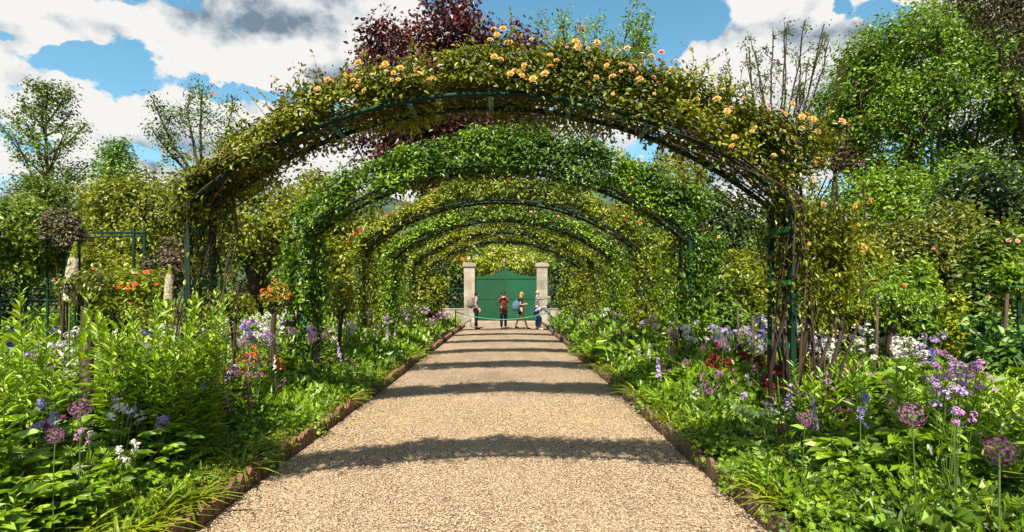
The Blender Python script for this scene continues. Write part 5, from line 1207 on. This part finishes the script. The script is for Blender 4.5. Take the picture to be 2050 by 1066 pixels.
def person(label, px, Y, H, pose, top, bottom, hair, skirt=False, shoe='shoe', sleeve='long', group=None, hairlen=.0, faceDir=(1, 0)):
    """pose: dict of joints in metres for a 1.70 m figure, x to the right of the picture, y away from the camera"""
    t = thing('person', label, 'person', (at(px, 0, Y).x, Y, .004), 0, group); k = H / 1.70; P = {a: np.array(b, float) * k for a, b in pose.items()}
    pel, wst, chs, nck, hd = P['pelvis'], P['waist'], P['chest'], P['neck'], P['head']
    J, E = [], []
    def j(p, r): J.append((*p, r * k if not isinstance(r, tuple) else (r[0] * k, r[1] * k))); return len(J) - 1
    a = j(pel, .10); b = j(wst, .09); c = j(chs, .11); d = j(nck, .05); e = j(nck * .35 + hd * .65 + np.array([0, 0, -.02]), .052); h0 = j(hd + np.array([0, 0, -.02 * k]), .078); h1 = j(hd + np.array([0, 0, .07 * k]), .068); E += [(a, b), (b, c), (c, d), (d, e), (e, h0), (h0, h1)]
    fd = np.array([faceDir[0], faceDir[1], 0]) * k
    for s_ in ('L', 'R'):
        sh = j(P['sh' + s_], .052); el = j(P['el' + s_], .038); wr = j(P['wr' + s_], .026); E += [(c, sh), (sh, el), (el, wr)]
        dirh = unit(P['wr' + s_] - P['el' + s_]); pm_ = j(P['wr' + s_] + dirh * .05 * k, .028); E.append((wr, pm_))
        side = unit(np.cross(dirh, np.array([0, 1, .3])))
        for fi in range(4):
            off = (fi - 1.5) * .018; ln = (.075, .085, .08, .062)[fi]
            f1 = j(P['wr' + s_] + dirh * .09 * k + side * off * k, .009); f2 = j(P['wr' + s_] + dirh * (.09 + ln * .6) * k + side * off * k + np.array([0, 0, -.012 * k]), .008); E += [(pm_, f1), (f1, f2)]
        th = j(P['wr' + s_] + dirh * .05 * k + side * .045 * k, .010); E.append((pm_, th))
        hp = j(P['hip' + s_], .085); kn = j(P['kn' + s_], .056); an = j(P['an' + s_], .036); toe = j(P['an' + s_] + fd * .13 + np.array([0, 0, -.055 * k]), .035); E += [(a, hp), (hp, kn), (kn, an), (an, toe)]
    body = skin_obj('body', J, E, 'skin', t)
    # face
    ball('nose', tuple(hd + fd * .088 + np.array([0, 0, -.005 * k])), (.016 * k, .016 * k, .022 * k), 'skin', body)
    # clothes: slightly larger shells along the same joints
    J, E = [], []
    a = j(pel + np.array([0, 0, -.02 * k]), .125); b = j(wst, .112); c = j(chs, .13); d = j(chs * .35 + nck * .65 + np.array([0, 0, -.01]), .075); E += [(a, b), (b, c), (c, d)]
    for s_ in ('L', 'R'):
        sh = j(P['sh' + s_], .068); E.append((c, sh))
        el = j(P['el' + s_] if sleeve == 'long' else P['sh' + s_] * .5 + P['el' + s_] * .5, .052); E.append((sh, el))
        if sleeve == 'long': wr = j(P['wr' + s_] * .92 + P['el' + s_] * .08, .036); E.append((el, wr))
    skin_obj('top', J, E, top, t)
    J, E = [], []
    if skirt:
        a = j(wst * .6 + pel * .4, .115); km = (P['knL'] + P['knR']) / 2; b = j(pel * .75 + km * .25, (.165, .15)); c = j(pel * .30 + km * .70 + np.array([0, 0, .0]), (.185, .15)); E += [(a, b), (b, c)]; skin_obj('skirt', J, E, bottom, t)
    if not skirt or skirt == 'over':
        J, E = [], []; a = j(pel, .122)
        for s_ in ('L', 'R'):
            hp = j(P['hip' + s_], .10); kn = j(P['kn' + s_], .072); an = j(P['an' + s_] + np.array([0, 0, .03 * k]), .058); E += [(a, hp), (hp, kn), (kn, an)]
        skin_obj('trousers', J, E, bottom if not skirt else 'navy_cloth', t)
    for s_ in ('L', 'R'):
        J, E = [], []; a = j(P['an' + s_] + np.array([0, 0, -.035 * k]) - fd * .02, .042); b = j(P['an' + s_] + fd * .08 + np.array([0, 0, -.05 * k]), .040); c = j(P['an' + s_] + fd * .17 + np.array([0, 0, -.06 * k]), .028); E = [(a, b), (b, c)]; skin_obj('shoe', J, E, shoe, t)
    hb = hd + np.array([0, 0, .035 * k]) - fd * .022
    ball('hair', tuple(hb), (.095 * k, .098 * k, .10 * k), hair, t)
    if hairlen: ball('hair', tuple(hd - fd * .05 + np.array([0, .0, -.08 * k])), (.085 * k, .095 * k, hairlen * k), hair, t)
    return t
def stand(**kw):
    p = dict(pelvis=(0, 0, .93), waist=(0, 0, 1.08), chest=(0, 0, 1.28), neck=(0, 0, 1.46), head=(0, 0, 1.58), shL=(-.17, 0, 1.38), shR=(.17, 0, 1.38), elL=(-.22, 0, 1.12), elR=(.22, 0, 1.12), wrL=(-.22, -.08, .90), wrR=(.22, -.08, .90),
             hipL=(-.09, 0, .88), hipR=(.09, 0, .88), knL=(-.09, -.02, .50), knR=(.09, -.02, .50), anL=(-.09, 0, .09), anR=(.09, 0, .09)); p.update(kw); return p
PY = 33.3
person('person in black gilet, plaid shirt and black trousers carrying a grey backpack', 953, PY + .2, 1.66, stand(shL=(-.02, .15, 1.38), shR=(.02, -.15, 1.38), elL=(-.01, .18, 1.12), elR=(-.02, -.18, 1.12), wrL=(.12, .15, .95), wrR=(.12, -.16, .92), hipL=(0, .08, .88), hipR=(0, -.08, .88), knL=(.03, .09, .5), knR=(.0, -.08, .5), anL=(-.05, .1, .09), anR=(.04, -.08, .09), head=(.03, 0, 1.57)), 'plaid', 'black_cloth', 'hair_dark')
t = thing('backpack', 'grey backpack worn by the person at the left gate pillar', 'backpack', (at(953, 0, PY).x - .23, PY + .2, 1.16)); ball('bag_body', (0, 0, 0), (.16, .15, .24), 'bag_grey', t); ball('pocket', (-.10, 0, -.08), (.09, .12, .12), 'bag_grey', t); g = Geo(); g.tube([(.05, -.12, .2), (.18, -.17, .24), (.25, -.15, .05), (.15, -.15, -.15)], .018, 5); g.build('strap', 'shoe', t)
person('person in a red print dress over dark leggings photographing towards the viewer', 1008, PY - .1, 1.70, stand(elL=(-.22, -.12, 1.20), elR=(.22, -.12, 1.20), wrL=(-.06, -.20, 1.47), wrR=(.06, -.20, 1.47)), 'rust', 'redprint', 'hair_dark', skirt='over', faceDir=(0, -1))
t = thing('compact_camera', 'small dark camera held up by the person in the red print dress', 'camera', (at(1008, 0, PY).x, PY - .46, 1.55)); g = Geo(); g.box((0, 0, 0), (.12, .04, .07)); g.build('camera_body', 'shoe', t); g = Geo(); g.tube([(0, -.02, 0), (0, -.06, 0)], .025, 8, cap=True); g.build('lens', 'shoe', t)
t = thing('handbag', 'small red handbag hanging at the front of the red print dress', 'handbag', (at(1010, 0, PY).x, PY - .42, .98)); g = Geo(); g.box((0, 0, 0), (.24, .08, .19)); g.build('bag_body', 'bag_red', t); g = Geo(); g.tube([(-.12, 0, .09), (-.14, .08, .3), (.05, .16, .52)], .010, 4); g.build('strap', 'bag_red', t)
person('blonde person in a black dress striding with bare legs', 1043, PY, 1.68, stand(shL=(-.06, .15, 1.38), shR=(.02, -.15, 1.36), elL=(-.08, .18, 1.12), elR=(-.05, -.2, 1.10), wrL=(.16, .10, 1.14), wrR=(.18, -.12, 1.13), hipL=(0, .08, .88), hipR=(0, -.08, .88), knL=(-.10, .09, .52), knR=(.14, -.08, .52), anL=(-.25, .1, .13), anR=(.28, -.08, .10), head=(.05, 0, 1.56), neck=(.02, 0, 1.45)), 'black_cloth', 'black_cloth', 'hair_blonde', skirt=True, hairlen=.15, sleeve='short')
t = thing('shoulder_bag', 'blue grey shoulder bag behind the blonde person in black', 'bag', (at(1034, 0, PY).x - .03, PY - .14, 1.05)); ball('bag_body', (0, 0, 0), (.19, .12, .25), 'bag_blue', t, (0, .35, 0)); g = Geo(); g.tube([(-.05, 0, .15), (.05, -.03, .33), (.16, 0, .33), (.1, .02, .1)], .014, 5); g.build('strap', 'bag_blue', t)
person('grey haired person in a grey sweater and jeans pointing to the right', 1075, PY + .35, 1.74, stand(shL=(.0, .16, 1.38), shR=(.04, -.16, 1.38), elL=(.22, .10, 1.33), elR=(.18, -.14, 1.30), wrL=(.42, .05, 1.36), wrR=(.46, -.10, 1.38), hipL=(0, .08, .88), hipR=(0, -.08, .88), knL=(.0, .09, .5), knR=(.04, -.08, .5), anL=(-.02, .1, .09), anR=(.02, -.08, .09), head=(.05, 0, 1.57)), 'greyknit', 'jeans', 'hair_grey', shoe='white_shoe')
person('person in pale blue shirt and black waistcoat bending over at the ribbon end', 1080, PY - .35, 1.66, stand(pelvis=(-.18, 0, .78), waist=(-.06, 0, .88), chest=(.14, 0, .98), neck=(.30, 0, 1.02), head=(.42, 0, 1.03), shL=(.18, .15, .98), shR=(.20, -.15, .97), elL=(.34, .16, .80), elR=(.36, -.18, .78), wrL=(.46, .10, .66), wrR=(.48, -.12, .66), hipL=(-.16, .08, .74), hipR=(-.16, -.08, .74), knL=(.08, .09, .45), knR=(.04, -.08, .46), anL=(-.06, .1, .09), anR=(.0, -.08, .09)), 'paleblue', 'jeans', 'hair_dark', shoe='white_shoe')
